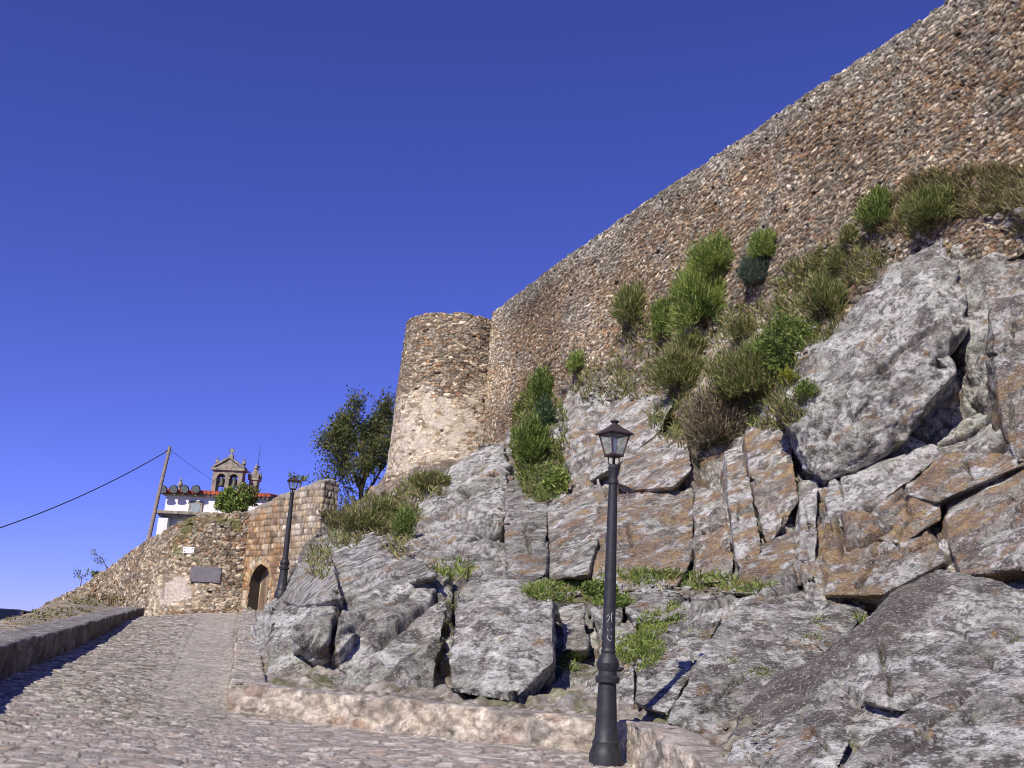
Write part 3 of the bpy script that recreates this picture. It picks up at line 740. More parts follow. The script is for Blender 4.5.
SL = [
 ([(504, 475), (525, 466), (546, 500), (546, 572), (520, 584), (506, 562)], .5, -.35, -.12, 0, .1, 0),
 ([(548, 508), (598, 480), (606, 500), (588, 572), (550, 578)], .8, -.22, .02, -.05, -.15, .1),
 ([(600, 420), (640, 386), (674, 400), (656, 432), (626, 456), (590, 480)], .9, -.25, .16, -.05, .0, .2),
 ([(616, 480), (634, 442), (684, 428), (690, 468), (672, 484), (636, 488)], 1.5, -.02, .12, .0, .1, .0),
 ([(600, 500), (640, 494), (692, 488), (692, 556), (676, 584), (596, 592), (588, 560)], .9, .14, -.02, .02, .1, -.1),
 ([(694, 486), (722, 492), (733, 560), (730, 578), (695, 582)], .6, -.05, .0, -.03, -.1, 0),
 ([(724, 454), (742, 445), (762, 545), (750, 576), (736, 562)], .8, -.1, .16, -.1, .15, 0),
 ([(744, 437), (774, 411), (790, 440), (797, 500), (770, 542), (762, 530)], 1.2, .10, .10, .02, .1, -.1),
 ([(738, 566), (762, 546), (800, 532), (814, 576), (780, 590), (724, 592)], .7, -.1, .2, -.1, 0, .1),
 ([(799, 480), (818, 480), (816, 562), (801, 556)], .9, -.4, .25, -.15, 0, 0),
 ([(831, 478), (850, 474), (932, 446), (940, 456), (888, 486), (848, 526), (832, 520), (828, 500)], .9, -.35, .34, -.15, 0, .1),
 ([(860, 532), (890, 488), (934, 470), (942, 516), (902, 542)], .7, .14, -.1, .0, .1, 0),
 ([(908, 494), (942, 452), (1000, 452), (1028, 462), (962, 482), (938, 500)], 1.6, .02, .16, -.05, 0, .1),
 ([(950, 496), (1024, 466), (1085, 446), (1085, 560), (962, 574), (948, 532)], .9, .12, .06, -.02, .1, 0),
 ([(836, 546), (922, 526), (946, 560), (884, 592), (828, 594)], .6, .05, .14, -.05, 0, 0),
 ([(668, 720), (700, 655), (742, 604), (822, 582), (868, 612), (842, 638), (752, 694), (715, 738)], .45, -.45, .10, .0, 0, 0),
 ([(636, 700), (642, 656), (690, 626), (722, 618), (694, 660), (668, 712)], .45, -.4, .06, .02, 0, .0),
 ([(560, 735), (590, 676), (634, 660), (632, 716), (624, 730)], .3, -.35, .08, -.05, 0, 0),
 ([(296, 572), (330, 535), (372, 532), (404, 548), (436, 574), (350, 596), (306, 596)], 1.2, -.5, -.02, .06, 0, 0),
 ([(285, 600), (300, 572), (330, 560), (340, 596), (300, 604)], 1.5, -.5, .06, .0, 0, 0),
 ([(620, 598), (650, 584), (690, 594), (680, 616), (634, 622)], .5, -.4, .14, -.03, 0, 0),
 ([(466, 572), (500, 562), (540, 572), (550, 588), (474, 588)], .4, -.5, .08, .0, 0, 0),
 ([(985, 262), (1040, 250), (1085, 330), (1080, 430), (1016, 470), (1000, 400)], .3, -.1, .05, .05, 0, 0),
]
for i_, (ol, off, oc_, wh_, dk_, tx_, ty_) in enumerate(SL): slab(ol, off, oc_, wh_, dk_, tx_, ty_, seed=i_)
boulder('boulder', [(772, 408, 24.2), (800, 350, 25.4), (850, 306, 25.6), (905, 262, 25.6), (945, 232, 25.4), (940, 270, 24.4), (932, 296, 23.6), (975, 330, 23.2), (958, 352, 22.6), (948, 385, 22.6), (905, 440, 22.6), (868, 462, 22.8), (825, 482, 23.2), (798, 452, 23.6),
                    (860, 380, 22.6), (900, 330, 23.2), (850, 440, 22.5)], 2.5, 'huge pale grey lichened boulder, split by a dark crack at its top right', .055, 11, .55, och=-.6, whi=.17, drk=-.08, cracks=[(948, 356, 972, 340, 8, .9), (905, 345, 940, 322, 3, .25), (880, 370, 905, 345, 2.5, .2), (820, 440, 880, 330, 2, .1)])
boulder('boulder', [(948, 232, 25.6), (988, 214, 25.0), (1020, 228, 24.4), (1060, 290, 23.6), (1070, 480, 21.6), (1016, 490, 21.9), (1000, 440, 22.4), (984, 380, 23.0), (984, 330, 23.6), (942, 300, 24.6), (1000, 300, 23.2), (1010, 400, 22.2)], 2.5,
        'tall grey boulder at the right, behind the dark crack of the huge one', .055, 12, .5, och=-.42, whi=.14, drk=-.06, cracks=[(1000, 300, 1024, 290, 3, .2)])
boulder('boulder', [(266, 606, 20.6), (300, 598, 20.4), (338, 600, 19.6), (330, 640, 18.6), (318, 708, 17.2), (262, 700, 17.6), (264, 640, 18.8), (300, 650, 18.2)], 2.0, 'leftmost dark grey boulder above the low wall, left of the slanting crack', .045, 13, .38, och=-.7, whi=-.06, drk=.02)
boulder('boulder', [(346, 600, 19.6), (366, 585, 20.2), (420, 562, 21.2), (448, 572, 21.0), (447, 620, 18.6), (434, 706, 16.4), (328, 708, 16.8), (338, 640, 18.0), (400, 600, 19.2), (395, 660, 17.0)], 2.2,
        'broad grey boulder with black patches between the slanting crack and the grassy crack', .045, 14, .45, och=-.7, whi=.02, drk=0.02, cracks=[(375, 640, 445, 585, 3, .25), (360, 610, 420, 580, 2.5, .12)])
boulder('boulder', [(454, 592, 18.6), (474, 580, 19.2), (540, 584, 19.2), (554, 592, 18.6), (556, 662, 16.3), (516, 700, 15.1), (446, 690, 15.6), (448, 640, 17.0), (500, 640, 16.5)], 1.6,
        'squarish pale grey block boulder with a shadowed undercut right side', .04, 15, .28, och=-.75, whi=.10, drk=-.1, layers=.6)
boulder('boulder', [(557, 606, 20.2), (585, 600, 20.4), (588, 650, 18.2), (562, 650, 18.2)], 1.3, 'small grey block in the weeds right of the squarish boulder', .05, 16, .25, och=-.5)
boulder('boulder', [(588, 604, 20.0), (604, 572, 22.2), (624, 580, 21.8), (628, 640, 18.8), (600, 655, 17.9)], 1.3, 'small grey rock directly behind the middle of the near lamp post', .05, 17, .35, och=-.5, whi=.08)
def slab_zone(px, py, v):
    # brown stained upper-left facet
    g = in_poly(px, py, [(722, 752), (744, 700), (846, 634), (930, 566), (952, 584), (884, 650), (842, 668)])
    return np.where(g, -.6, -.7), np.where(g, -.45, .03), np.where(g, .10, .05), np.where(g, 1.0, 0.0) * (.80 - .5 * sstep(.1, .3, fbm(v / .3, 777, 4, .7)))
boulder('boulder', [(724, 752, 11.6), (745, 702, 13.0), (846, 638, 13.9), (934, 568, 15.4), (985, 574, 15.0), (1060, 592, 14.0), (1080, 700, 11.6), (1080, 850, 9.2), (740, 830, 9.6), (850, 668, 12.9), (905, 640, 13.0), (950, 590, 14.4), (742, 756, 11.0), (820, 760, 10.8)], 3.0,
        'big grey slab with a dark brown stained edge in the lower right', .035, 18, .34, zones=slab_zone, cracks=[(840, 680, 862, 700, 2.5, .2), (880, 640, 888, 700, 2.5, .15)])
boulder('boulder', [(800, 850, 8.0), (842, 764, 9.1), (905, 712, 10.0), (975, 676, 10.7), (1080, 652, 10.7), (1085, 850, 7.6), (960, 745, 9.2)], 2.0, 'smooth grey slab with brown patches in the bottom right corner', .03, 19, .14, och=-.6, whi=-.16, drk=.10, blocks=.1, cracks=[(905, 740, 975, 690, 1.6, .10), (870, 768, 940, 735, 1.4, .08), (960, 720, 1024, 700, 1.4, .08)])
boulder('boulder', [(862, 700, 11.2), (880, 672, 12.0), (930, 640, 12.6), (1010, 612, 13.0), (1085, 618, 12.8), (1085, 660, 11.6), (980, 680, 11.2), (905, 712, 10.9)], 1.6, 'speckled grey-green block wedged between the two big slabs at the lower right', .03, 28, .16, och=-.6, whi=.06, drk=.05, blocks=.1, cracks=[(886, 655, 892, 705, 1.6, .14), (960, 630, 1000, 668, 1.4, .10)])
boulder('boulder', [(726, 762, 10.7), (736, 738, 11.3), (790, 712, 11.6), (842, 706, 11.3), (852, 740, 10.4), (828, 800, 9.3), (736, 810, 9.6)], 1.4, 'pale lichened block at the left foot of the brown edged slab', .03, 29, .16, och=-.6, whi=.12, drk=0, blocks=.1, cracks=[(740, 740, 756, 768, 1.5, .14), (800, 715, 830, 752, 1.4, .10)])
boulder('boulder', [(562, 470, 38), (560, 405, 40.5), (590, 380, 41), (618, 376, 40), (640, 420, 37), (610, 470, 34.5), (580, 490, 35)], 2.5, 'pale rounded rock with an ochre left side, above the grassy gully', .08, 21, .7, och=-.15, whi=.15)
boulder('boulder', [(413, 500, 38), (440, 475, 41), (480, 440, 44), (505, 440, 42), (512, 500, 34.5), (500, 555, 29), (418, 560, 30), (412, 530, 34)], 2.5, 'pale lichened rock rising below the round tower', .08, 22, .75, och=-.5, whi=.2, cracks=[(420, 540, 470, 490, 4, .4)])

# ------------------------------------------------------------------ masonry
def zfun(pts, pt, n, s_of):
    """heights along a wall from sighted points"""
    q = np.array([on_plane(x, y, pt, n) for x, y in pts]); s = np.array([s_of(a) for a in q]); o = np.argsort(s)
    return lambda t: np.interp(t, s[o], q[o, 2])
# curtain wall
A0 = WP0 - WD * 1.0; A1 = WP0 + WD * 36.0
s_of = lambda a: (a[:2] - A0) @ WD
ztop = zfun([(484, 316), (492, 313), (505, 304), (525, 289), (560, 262), (650, 200), (740, 140), (840, 73), (945, 4), (1024, -45), (1150, -120)], WP0, WN, s_of)
zbot = zfun([(484, 470), (560, 440), (640, 420), (720, 420), (800, 370), (900, 300), (1024, 260), (1150, 190)], WP0, WN, s_of)
def f_curtain(s, t, pos, v):
    px, py = project(pos)
    rm = .46 + .6 * fbm(pos / 4.5, 201, 3) + blob(px, py, [(540, 380, 40, 60, .4), (820, 140, 200, 60, .15)])
    topz = ztop(s); dt = topz - t; big = fbm(pos / 5.5, 207, 4, .6)
    rm = rm * sstep(.3, 1.6, dt)
    pm = .12 + .6 * (1 - sstep(.2, 1.0, dt)) * .35 + blob(px, py, [(495, 340, 14, 60, .25), (735, 345, 60, 40, .7)])
    d, c = rubble(s, t, pos, .165, .085, 202, .042, rustm=rm, palem=pm)
    g = sstep(.0, .35, 1 - dt / .9 + .4 * fbm(pos / .9, 203, 3)); c = mixc(c, c.mean(1)[:, None] * np.array([1.12, 1.06, .92]), g * .4)
    c = c * (1 + .45 * big)[:, None]; gs_ = sstep(.2, .45, fbm(pos / 2.2, 208, 5, .65)); c = mixc(c, c.mean(1)[:, None] * np.array([1.05, 1.0, .86]), gs_ * .45)
    return d * 1.15, c * .93
o, info = wall('curtain_wall', [A0, A1], zbot, ztop, 1.4, .033, f_curtain, M_wall, batter=.03, topj=.07, seed=5)
tag(o, 'long rubble stone castle wall climbing to the upper right', 'castle wall')

# round tower
TC = P(452, 400, 55.0)[:2]
rT = 2.72
TZ = float(P(450, 313, 52.3)[2]); TB = float(P(450, 520, 52)[2])
th = np.radians(np.linspace(150, 395, 90))
tp = np.stack([TC[0] + rT * np.cos(th), TC[1] + rT * np.sin(th)], 1)
def f_tower(s, t, pos, v):
    px, py = project(pos)
    hgt = TZ - t
    pm = sstep(3.6, 5.0, hgt + .9 * fbm(pos / 1.8, 211, 3)) * (1 - sstep(8.4, 9.6, hgt + 1.3 * fbm(pos / 1.6, 212, 3)))
    pm = pm * (.75 + .5 * fbm(pos / .9, 213, 3))
    d, c = rubble(s, t, pos, .23, .12, 214, .05, rustm=.16 + .4 * fbm(pos / 3, 215, 2), palem=.08 + .95 * pm)
    pl = sstep(-.05, .25, fbm(pos / .5, 216, 5, .7) + (pm - .55)); c = mixc(c, np.array([.62, .55, .45]), pl * pm * .75); d = d * (1 - .55 * pl * pm)
    return d, c
o, _ = wall('round_tower', tp, lambda s: s * 0 + TB, lambda s: s * 0 + TZ, 2.68, .04, f_tower, M_wall, batter=.055, topj=.10, seed=7)
tag(o, 'round rubble stone tower with a pale patched lower half', 'tower')
PZ = float(P(400, 486, 52.5)[2])
tp2 = np.stack([TC[0] + (rT + 1.15) * np.cos(th), TC[1] + (rT + 1.15) * np.sin(th)], 1)
o2, _ = wall('plinth', tp2, lambda s: s * 0 + PZ - 4.5, lambda s: s * 0 + PZ, 1.6, .055, lambda s, t, pos, v: rubble(s, t, pos, .42, .2, 218, .09, rustm=.2 + 0 * s, palem=.15 + .4 * fbm(pos / 1.2, 219, 3)), M_wall, batter=.28, topj=.5, seed=8)
o2.parent = o; o2.location = o2.location - o.location

# gate wall and bastion
GW0 = P(243, 600, 48.6)[:2]; GW1 = P(312, 600, 45.0)[:2]
GD = (GW1 - GW0) / np.linalg.norm(GW1 - GW0); GN = np.array([GD[1], -GD[0]]); gs = lambda a: (a[:2] - GW0) @ GD
gtop = zfun([(243, 514), (262, 505), (285, 494), (305, 486), (318, 481), (334, 478)], GW0, GN, gs)
gbot = lambda s: s * 0 + 1.2
def arch_pt(px, py): q = on_plane(px, py, GW0, GN); return float(gs(q)), float(q[2])
aL = arch_pt(247.5, 612)[0]; aR = arch_pt(267, 606)[0]; zsp = arch_pt(249, 583)[1]; zap = arch_pt(259, 564.5)[1]
amid = (aL + aR) / 2; ah = (aR - aL) / 2
def arch_d(s, z):
    """signed distance-like value, negative inside the pointed opening"""
    hgt = zap - zsp; cxo = (hgt * hgt - ah * ah) / (2 * ah); R = ah + cxo
    up = np.hypot(np.abs(s - amid) + cxo, z - zsp) - R
    return np.where(z > zsp, up, np.abs(s - amid) - ah)
def f_gate(s, t, pos, v):
    e, cx, row = ashlar(s, t, 221, .27, .48); z = cx * 0
    r = rnd(cx, row, z, 222, 1)
    px, py = project(pos)
    oc = sstep(-.1, .5, .35 - (px - 268) / 75 + .5 * fbm(pos / 1.6, 223, 4))
    base = pick(r, [(3, (.40, .32, .21)), (2, (.44, .38, .29)), (1.5, (.30, .25, .19)), (.7, (.54, .48, .40))])
    orr = pick(r, [(3, (.33, .20, .10)), (2, (.38, .26, .15)), (1.5, (.25, .16, .10)), (1, (.42, .33, .22))])
    c = mixc(base, orr, oc)
    c = c * (.8 + .4 * rnd(cx, row, z, 222, 2))[:, None]
    ad = arch_d(s, t)
    vs = (ad > 0) & (ad < .38)
    ang = np.arctan2(t - zsp, s - amid); kk = np.floor(np.where(t > zsp, ang * 4.2, t * 2.4) + 100)
    cv = pick(rnd(kk, kk * 0, kk * 0, 224, 1), [(2, (.45, .33, .19)), (2, (.40, .24, .11)), (1, (.5, .42, .3))])
    fr = np.where(t > zsp, ang * 4.2, t * 2.4) % 1; ev = np.minimum(np.minimum(fr, 1 - fr) * .3, np.minimum(ad, .38 - ad))
    c = np.where(vs[:, None], cv, c); e = np.where(vs, ev, e)
    j = 1 - sstep(.005, .035, e); c = mixc(c, np.array([.10, .07, .05]), j * .85); wn_ = fbm(pos / .35, 228, 4, .7); c = c * (1 + .6 * wn_)[:, None]
    g = sstep(.05, .4, .5 - (gtop(s) - t) / .9 + .5 * fbm(pos / .6, 225, 3)); c = mixc(c, np.array([.30, .27, .23]), g * .7)
    d = sstep(0, .05, e) * .045 + (r - .5) * .04 + fbm(pos / .4, 226, 3) * .02
    return d, c
cutf = lambda s, z, k: (arch_d(s, z) < 0) & (k == 0)
o, ginfo = wall('gate_wall', [GW0 - GD * .2, GW1, GW1 - GN * .8], gbot, lambda s: gtop(s - .2), .5, .05, f_gate, M_ashlar, topj=.10, seed=9,
                cut=lambda s, z, k: ((arch_d(s - .2, z) < 0) & (k == 0)))
GATE = tag(o, 'ochre squared stone gate wall with a small pointed archway', 'gate wall')
# arch passage (own mesh, child)
def arch_outline(n=10):
    hgt = zap - zsp; cxo = (hgt * hgt - ah * ah) / (2 * ah); R = ah + cxo
    L = [(aL, 1.0), (aL, zsp)]; a0 = math.atan2(hgt, cxo)
    for i in range(1, n + 1):
        a = a0 * i / n; L.append((amid - (R * math.cos(a) - cxo), zsp + R * math.sin(a)))
    for i in range(n - 1, -1, -1):
        a = a0 * i / n; L.append((amid + (R * math.cos(a) - cxo), zsp + R * math.sin(a)))
    L.append((aR, 1.0)); return L
AO = arch_outline()
vv = []; ff = []
for k, dpt in enumerate((-.03, .8, 3.0, 8.0)):
    for s_, z_ in AO:
        q = GW0 + GD * s_ - GN * dpt; vv.append((q[0], q[1], z_))
m = len(AO)
for k in range(3):
    for i in range(m - 1): ff.append((k * m + i, k * m + i + 1, (k + 1) * m + i + 1, (k + 1) * m + i))
ff.append(tuple(range(3 * m, 4 * m)))
vv = np.array(vv); gc = np.tile(np.array([.07, .055, .04]), (len(vv), 1))  # dark passage colour carries the gloom of the deep interior
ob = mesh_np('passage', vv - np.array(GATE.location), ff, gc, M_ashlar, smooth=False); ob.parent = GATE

B = [P(44, 606, 62)[:2], P(100, 590, 55)[:2], P(135, 590, 51)[:2], P(166, 590, 48.6)[:2], P(205, 590, 48.4)[:2], P(247, 590, 48.9)[:2]]
# smooth the plan a little
Bp = np.array(B); Sb = np.concatenate([[0], np.cumsum(np.linalg.norm(np.diff(Bp, axis=0), axis=1))])
sd = np.linspace(0, Sb[-1], 60); Bs = np.stack([np.interp(sd, Sb, Bp[:, 0]), np.interp(sd, Sb, Bp[:, 1])], 1)
for _ in range(12): Bs[1:-1] = .5 * Bs[1:-1] + .25 * (Bs[2:] + Bs[:-2])
Sd = np.concatenate([[0], np.cumsum(np.linalg.norm(np.diff(Bs, axis=0), axis=1))])
bpx = project(np.column_stack([Bs, np.full(len(Bs), 4.0)]))[0]
def z_at(px_list):
    xs = [a for a, _ in px_list]; ys = [b for _, b in px_list]
    py = np.interp(bpx, xs, ys); z = np.array([P(a, b, y)[2] for a, b, y in zip(bpx, py, Bs[:, 1])]); return lambda s: np.interp(s, Sd, z)
btop = z_at([(44, 606), (75, 590), (100, 571), (125, 553), (150, 534), (165, 525), (180, 517), (212, 513), (250, 510)])
bbot = z_at([(44, 640), (100, 640), (165, 640), (250, 640)])
def f_bast(s, t, pos, v):
    px, py = project(pos)
    seam = sstep(160, 172, px)
    pm = .08 + blob(px, py, [(178, 588, 22, 20, .8), (205, 600, 30, 16, .5), (150, 620, 20, 20, .4)]) + .35 * fbm(pos / 1.2, 231, 3) + (1 - seam) * .1
    d, c = rubble(s, t, pos, .20, .115, 232, .045, rustm=.16 + .3 * fbm(pos / 2, 233, 2), palem=pm)
    gm = sstep(.35, .7, blob(px, py, [(189, 528, 9, 14, .9), (177, 550, 6, 14, .8), (195, 555, 8, 10, .6), (215, 520, 14, 9, .6), (236, 525, 8, 14, .5)]) + .5 * fbm(pos / .5, 234, 3))
    c = mixc(c, np.array([.15, .16, .05]), gm * .7)
    pl = sstep(.4, .8, blob(px, py, [(178, 588, 20, 14, 1), (165, 600, 14, 10, .5)]) + .4 * fbm(pos / .6, 235, 3)); c = mixc(c, np.array([.58, .50, .42]), pl * .8); d = d * (1 - .7 * pl)
    crk = np.exp(-((px - (168 - (py - 520) * .08)) / 1.6) ** 2) * (py < 600); d -= crk * .10; c = mixc(c, np.array([.14, .11, .08]), crk * .6)
    return d, c
o, binfo = wall('bastion_wall', Bs, bbot, btop, 1.5, .045, f_bast, M_wall, topj=.14, seed=13)
BAST = tag(o, 'tan rubble stone bastion wall sloping down to the left of the gate', 'wall')

# plaques on the bastion
def on_path_plane(px, py, i0, i1, lift=.05):
    a, b = Bs[i0], Bs[i1]; d = (b - a) / np.linalg.norm(b - a); n = np.array([d[1], -d[0]])
    q = on_plane(px, py, a, n); q[:2] += n * lift; return q, d, n
def plaque(name, px0, px1, py0, py1, mat, label):
    ii = int(np.argmin(np.abs(bpx - (px0 + px1) / 2))); q, d, n = on_path_plane((px0 + px1) / 2, (py0 + py1) / 2, ii - 1, ii + 1, .07)
    w = (px1 - px0) / FPX * q[1]; h = (py1 - py0) / FPX * q[1]
    r = empty(name, q); r.rotation_euler = (0, 0, math.atan2(d[1], d[0]))
    MB().box((0, 0, 0), (w, .05, h), bevel=.01).build('panel', mat, r)
    for sx in (-1, 1):
        for sz in (-1, 1): MB().box((sx * (w / 2 - .08), -.03, sz * (h / 2 - .07)), (.035, .02, .035), bevel=.006).build('bolt', M_iron, r)
    tag(r, label, 'plaque'); return r
plaque('wall_plaque', 191, 220.5, 567, 582, M_plaque, 'dark grey rectangular plaque on the bastion wall left of the gate')
plaque('wall_plaque', 183.5, 195, 547, 553.5, M_wplaque, 'small white rectangular plaque above the dark grey one')

# low retaining wall beside the road
Gk = P(243, 614, 46.0); K1 = P(236, 652, 25.0)
EN2 = P(622, 757, 13.45); FF = np.array([2.2, 9.2, 0]); FF2 = np.array([2.9, 6.2, 0])
lp = np.array([Gk[:2], K1[:2] + (.0, 0), CNR[:2], (CNR[:2] * .97 + np.array(P(300, 712, 15.6)[:2]) * .03), P(300, 712, 15.75)[:2], P(450, 712, 14.6)[:2], END[:2], EN2[:2], FF[:2], FF2[:2]])
lS = np.concatenate([[0], np.cumsum(np.linalg.norm(np.diff(lp, axis=0), axis=1))])
lz = np.array([float(roadz(np.array([a]), np.array([b]))[0]) for a, b in lp])
lh = np.array([.14, .26, .41, .41, .41, .42, .44, .46, .55, .6])
def f_low(s, t, pos, v):
    f1, f2, cx, cy = worley2(s / .42 + .3 * noise(np.stack([s, t, s * 0], 1), 241), t / .24 + .2 * noise(np.stack([s, t, s * 0 + 3], 1), 242), 243, .9); z = cx * 0
    e = f2 - f1; r = rnd(cx, cy, z, 243, 3)
    c = pick(r, [(3, (.40, .34, .26)), (2, (.48, .42, .33)), (1.0, (.34, .25, .18)), (1.8, (.23, .21, .18)), (1, (.36, .30, .24))])
    mort = sstep(-.2, .2, fbm(pos / .4, 244, 5, .7)); c = mixc(c, np.array([.56, .50, .42]), mort * .2)
    jn = 1 - sstep(.10, .28, e); c = mixc(c, np.array([.55, .49, .40]), jn * .8); c = mixc(c, np.array([.19, .15, .11]), (1 - sstep(.01, .05, e)) * sstep(-.2, .1, fbm(pos / .5, 249, 3)) * .8); c = c * (1 + .4 * fbm(pos / .12, 247, 3, .7))[:, None]
    g = sstep(.12, .3, fbm(pos / .6, 245, 5, .7)); c = mixc(c, np.array([.23, .20, .17]), g * .45)
    top = sstep(.93, 1.0, v); c = mixc(c, np.array([.27, .25, .235]) , top * .5) * (1 + .5 * fbm(pos / .25, 248, 4, .7))[:, None]
    return sstep(.1, .3, e) * .025 * (r * 2 - .6) + 0 * mort + (r - .5) * .02 + fbm(pos / .2, 246, 4, .65) * .03, c
o, _ = wall('low_retaining_wall', lp, lambda s: np.interp(s, lS, lz) - .15, lambda s: np.interp(s, lS, lz + lh), .5, .028, f_low, M_wall, topj=.05, seed=15)
tag(o, 'low cream and pink mortared stone wall at the foot of the rocks', 'low wall')
# filling of earth and stones between the low wall and the rocks
def walkway():
    st = .07; gx = np.arange(-13.5, 6.5, st); gy = np.arange(6.2, 47, st); Yg, Xg = np.meshgrid(gy, gx, indexing='ij')
    sh = Xg.shape; x = Xg.ravel(); y = Yg.ravel(); best = np.full(x.shape, 99.); hh = np.zeros(x.shape)
    for k in range(len(lp) - 1):
        a, b = lp[k], lp[k + 1]; d = b - a; L_ = np.hypot(*d); d = d / L_
        u = np.clip((x - a[0]) * d[0] + (y - a[1]) * d[1], 0, L_); qx = x - a[0] - d[0] * u; qy = y - a[1] - d[1] * u
        ds = np.hypot(qx, qy); side = np.where(qx * d[1] - qy * d[0] > 0, -1, 1); sd_ = ds * side
        m = ds < np.abs(best) - 1e-6; best = np.where(m, sd_, best)
        zz = lz[k] + lh[k] + (lz[k + 1] + lh[k + 1] - lz[k] - lh[k]) * u / L_; hh = np.where(m, zz, hh)
    v = np.stack([x, y, hh - .06 + .10 * np.clip(best - .5, 0, 3)], 1)
    v[:, 2] += fbm(v / .45, 251, 5, .65) * .10 * sstep(.4, .9, best)
    f1, f2, c1, _v = worley3(v / (.19, .17, .2), 252); rr = rnd(c1[:, 0], c1[:, 1], c1[:, 2], 252, 1); v[:, 2] += (sstep(0, .12, f2 - f1) * .02 + rr * .05 + .22 * facets(v / .35, 254)) * sstep(.4, .7, best)
    c = pick(rr, [(2, (.34, .30, .25)), (1, (.22, .19, .15)), (1, (.44, .40, .34)), (1, (.28, .26, .24))])
    c = mixc(c, np.array([.14, .11, .08]), 1 - sstep(.02, .2, f2 - f1)); gr = sstep(.1, .35, fbm(v / .5, 253, 4)); c = mixc(c, np.array([.15, .16, .06]), gr * .6)
    ok = ((best > .38) & (best < 3.2)).reshape(sh); cell = ok[:-1, :-1] & ok[1:, :-1] & ok[:-1, 1:] & ok[1:, 1:]
    idx = np.arange(x.size).reshape(sh); F = np.stack([idx[:-1, :-1][cell], idx[:-1, 1:][cell], idx[1:, 1:][cell], idx[1:, :-1][cell]], 1)
    used = np.unique(F); mp = np.zeros(x.size, int); mp[used] = np.arange(len(used)); F = mp[F]; v = v[used]; c = c[used]
    zsplat(v)
    tag(mesh_np('path', v, F, c, M_wall), 'rough stony ledge between the low wall and the rocks', 'path', kind='structure')
walkway()

# parapet at the left of the road, bank behind it
pa = np.array([P(0, 681, 15)[:2], FAR[:2]]); pd = (pa[1] - pa[0]) / np.linalg.norm(pa[1] - pa[0]); pn = np.array([pd[1], -pd[0]])
p00 = pa[0] - pd * 12; ps = lambda a: (a[:2] - p00) @ pd
ptop = zfun([(0, 646), (40, 637), (80, 626), (110, 617), (143, 608)], pa[0], pn, ps)
def f_par(s, t, pos, v):
    f1, f2, cx, cy = worley2(s / .75, t / .45, 261, .8); z = cx * 0; e = f2 - f1; r = rnd(cx, cy, z, 261, 3)
    c = pick(r, [(2, (.12, .10, .09)), (2, (.15, .125, .11)), (1, (.09, .075, .07)), (1, (.18, .16, .145))])  # dark tones carry the shade on the road face; top blended paler
    c = mixc(c, np.array([.11, .09, .07]), (1 - sstep(.03, .16, e)) * .8)
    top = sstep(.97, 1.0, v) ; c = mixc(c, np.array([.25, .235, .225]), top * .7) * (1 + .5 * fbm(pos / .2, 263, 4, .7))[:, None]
    return sstep(0, .3, e) * .02 + (r - .5) * .03 + fbm(pos / .3, 262, 3) * .02, c
pz = lambda s: roadz(p00[0] + pd[0] * s, p00[1] + pd[1] * s) - .15
Lp = float(ps(pa[1]))
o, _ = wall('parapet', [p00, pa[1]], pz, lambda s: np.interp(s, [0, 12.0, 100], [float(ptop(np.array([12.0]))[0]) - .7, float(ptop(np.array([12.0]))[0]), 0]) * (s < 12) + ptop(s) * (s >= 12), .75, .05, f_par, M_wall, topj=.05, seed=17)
tag(o, 'low stone parapet with a shade-darkened face along the left of the road', 'parapet')
def bank():
    n = 150; m_ = 60
    s = np.linspace(-6, Lp + 1.5, n); f = np.linspace(0, 1, m_)
    S_, F_ = np.meshgrid(s, f, indexing='ij')
    # sighted rim of the bank
    rim_px = [(-60, 640), (0, 622), (30, 612), (60, 601), (85, 594), (110, 592), (128, 598), (142, 606)]
    off = .65 + F_ * 3.2
    x = p00[0] + pd[0] * S_ - pn[0] * off; y = p00[1] + pd[1] * S_ - pn[1] * off
    z12 = float(ptop(np.array([12.0]))[0]); zt_ = np.where(S_ < 12, z12 - .7 * (12 - S_) / 12, ptop(np.maximum(S_, 12.0)))
    v = np.stack([x, y, zt_], 2).reshape(-1, 3)
    px, _ = project(v); want = np.interp(px, [a for a, _ in rim_px], [b for _, b in rim_px])
    zr = np.array([P(a, b, c)[2] for a, b, c in zip(px, want, v[:, 1])])
    ff_ = F_.ravel(); g = sstep(.05, .8, ff_)
    nearm = sstep(15.0, 19.0, S_.ravel()); v[:, 2] = v[:, 2] - .06 + ((zr - v[:, 2]) * nearm + .15 * (1 - nearm)) * g
    v[:, 2] += fbm(v / .6, 271, 4) * .07 * g
    f1, f2, c1, _v = worley3(v / .28, 272); v[:, 2] += sstep(0, .4, f2 - f1) * .06 * g
    r = rnd(c1[:, 0], c1[:, 1], c1[:, 2], 272, 1)
    c = pick(r, [(2, (.33, .28, .22)), (2, (.25, .22, .17)), (1, (.44, .38, .31))])
    gr = sstep(-.05, .3, fbm(v / .9, 273, 3)); c = mixc(c, np.array([.20, .18, .06]), gr * .75)
    # outer slope falling away
    last = v.reshape(n, m_, 3)[:, -1].copy(); last[:, :2] -= pn * 9; last[:, 2] -= 5
    V = np.concatenate([v.reshape(n, m_, 3), last[:, None]], 1); C = np.concatenate([c.reshape(n, m_, 3), c.reshape(n, m_, 3)[:, -1:]], 1)
    k = m_ + 1; idx = np.arange(n * k).reshape(n, k); F = np.stack([idx[:-1, :-1].ravel(), idx[1:, :-1].ravel(), idx[1:, 1:].ravel(), idx[:-1, 1:].ravel()], 1)
    zsplat(v)
    tag(mesh_np('grassy_bank', V.reshape(-1, 3), F, C.reshape(-1, 3), M_wall), 'stony grassy bank outside the parapet', 'bank', kind='structure')
bank()

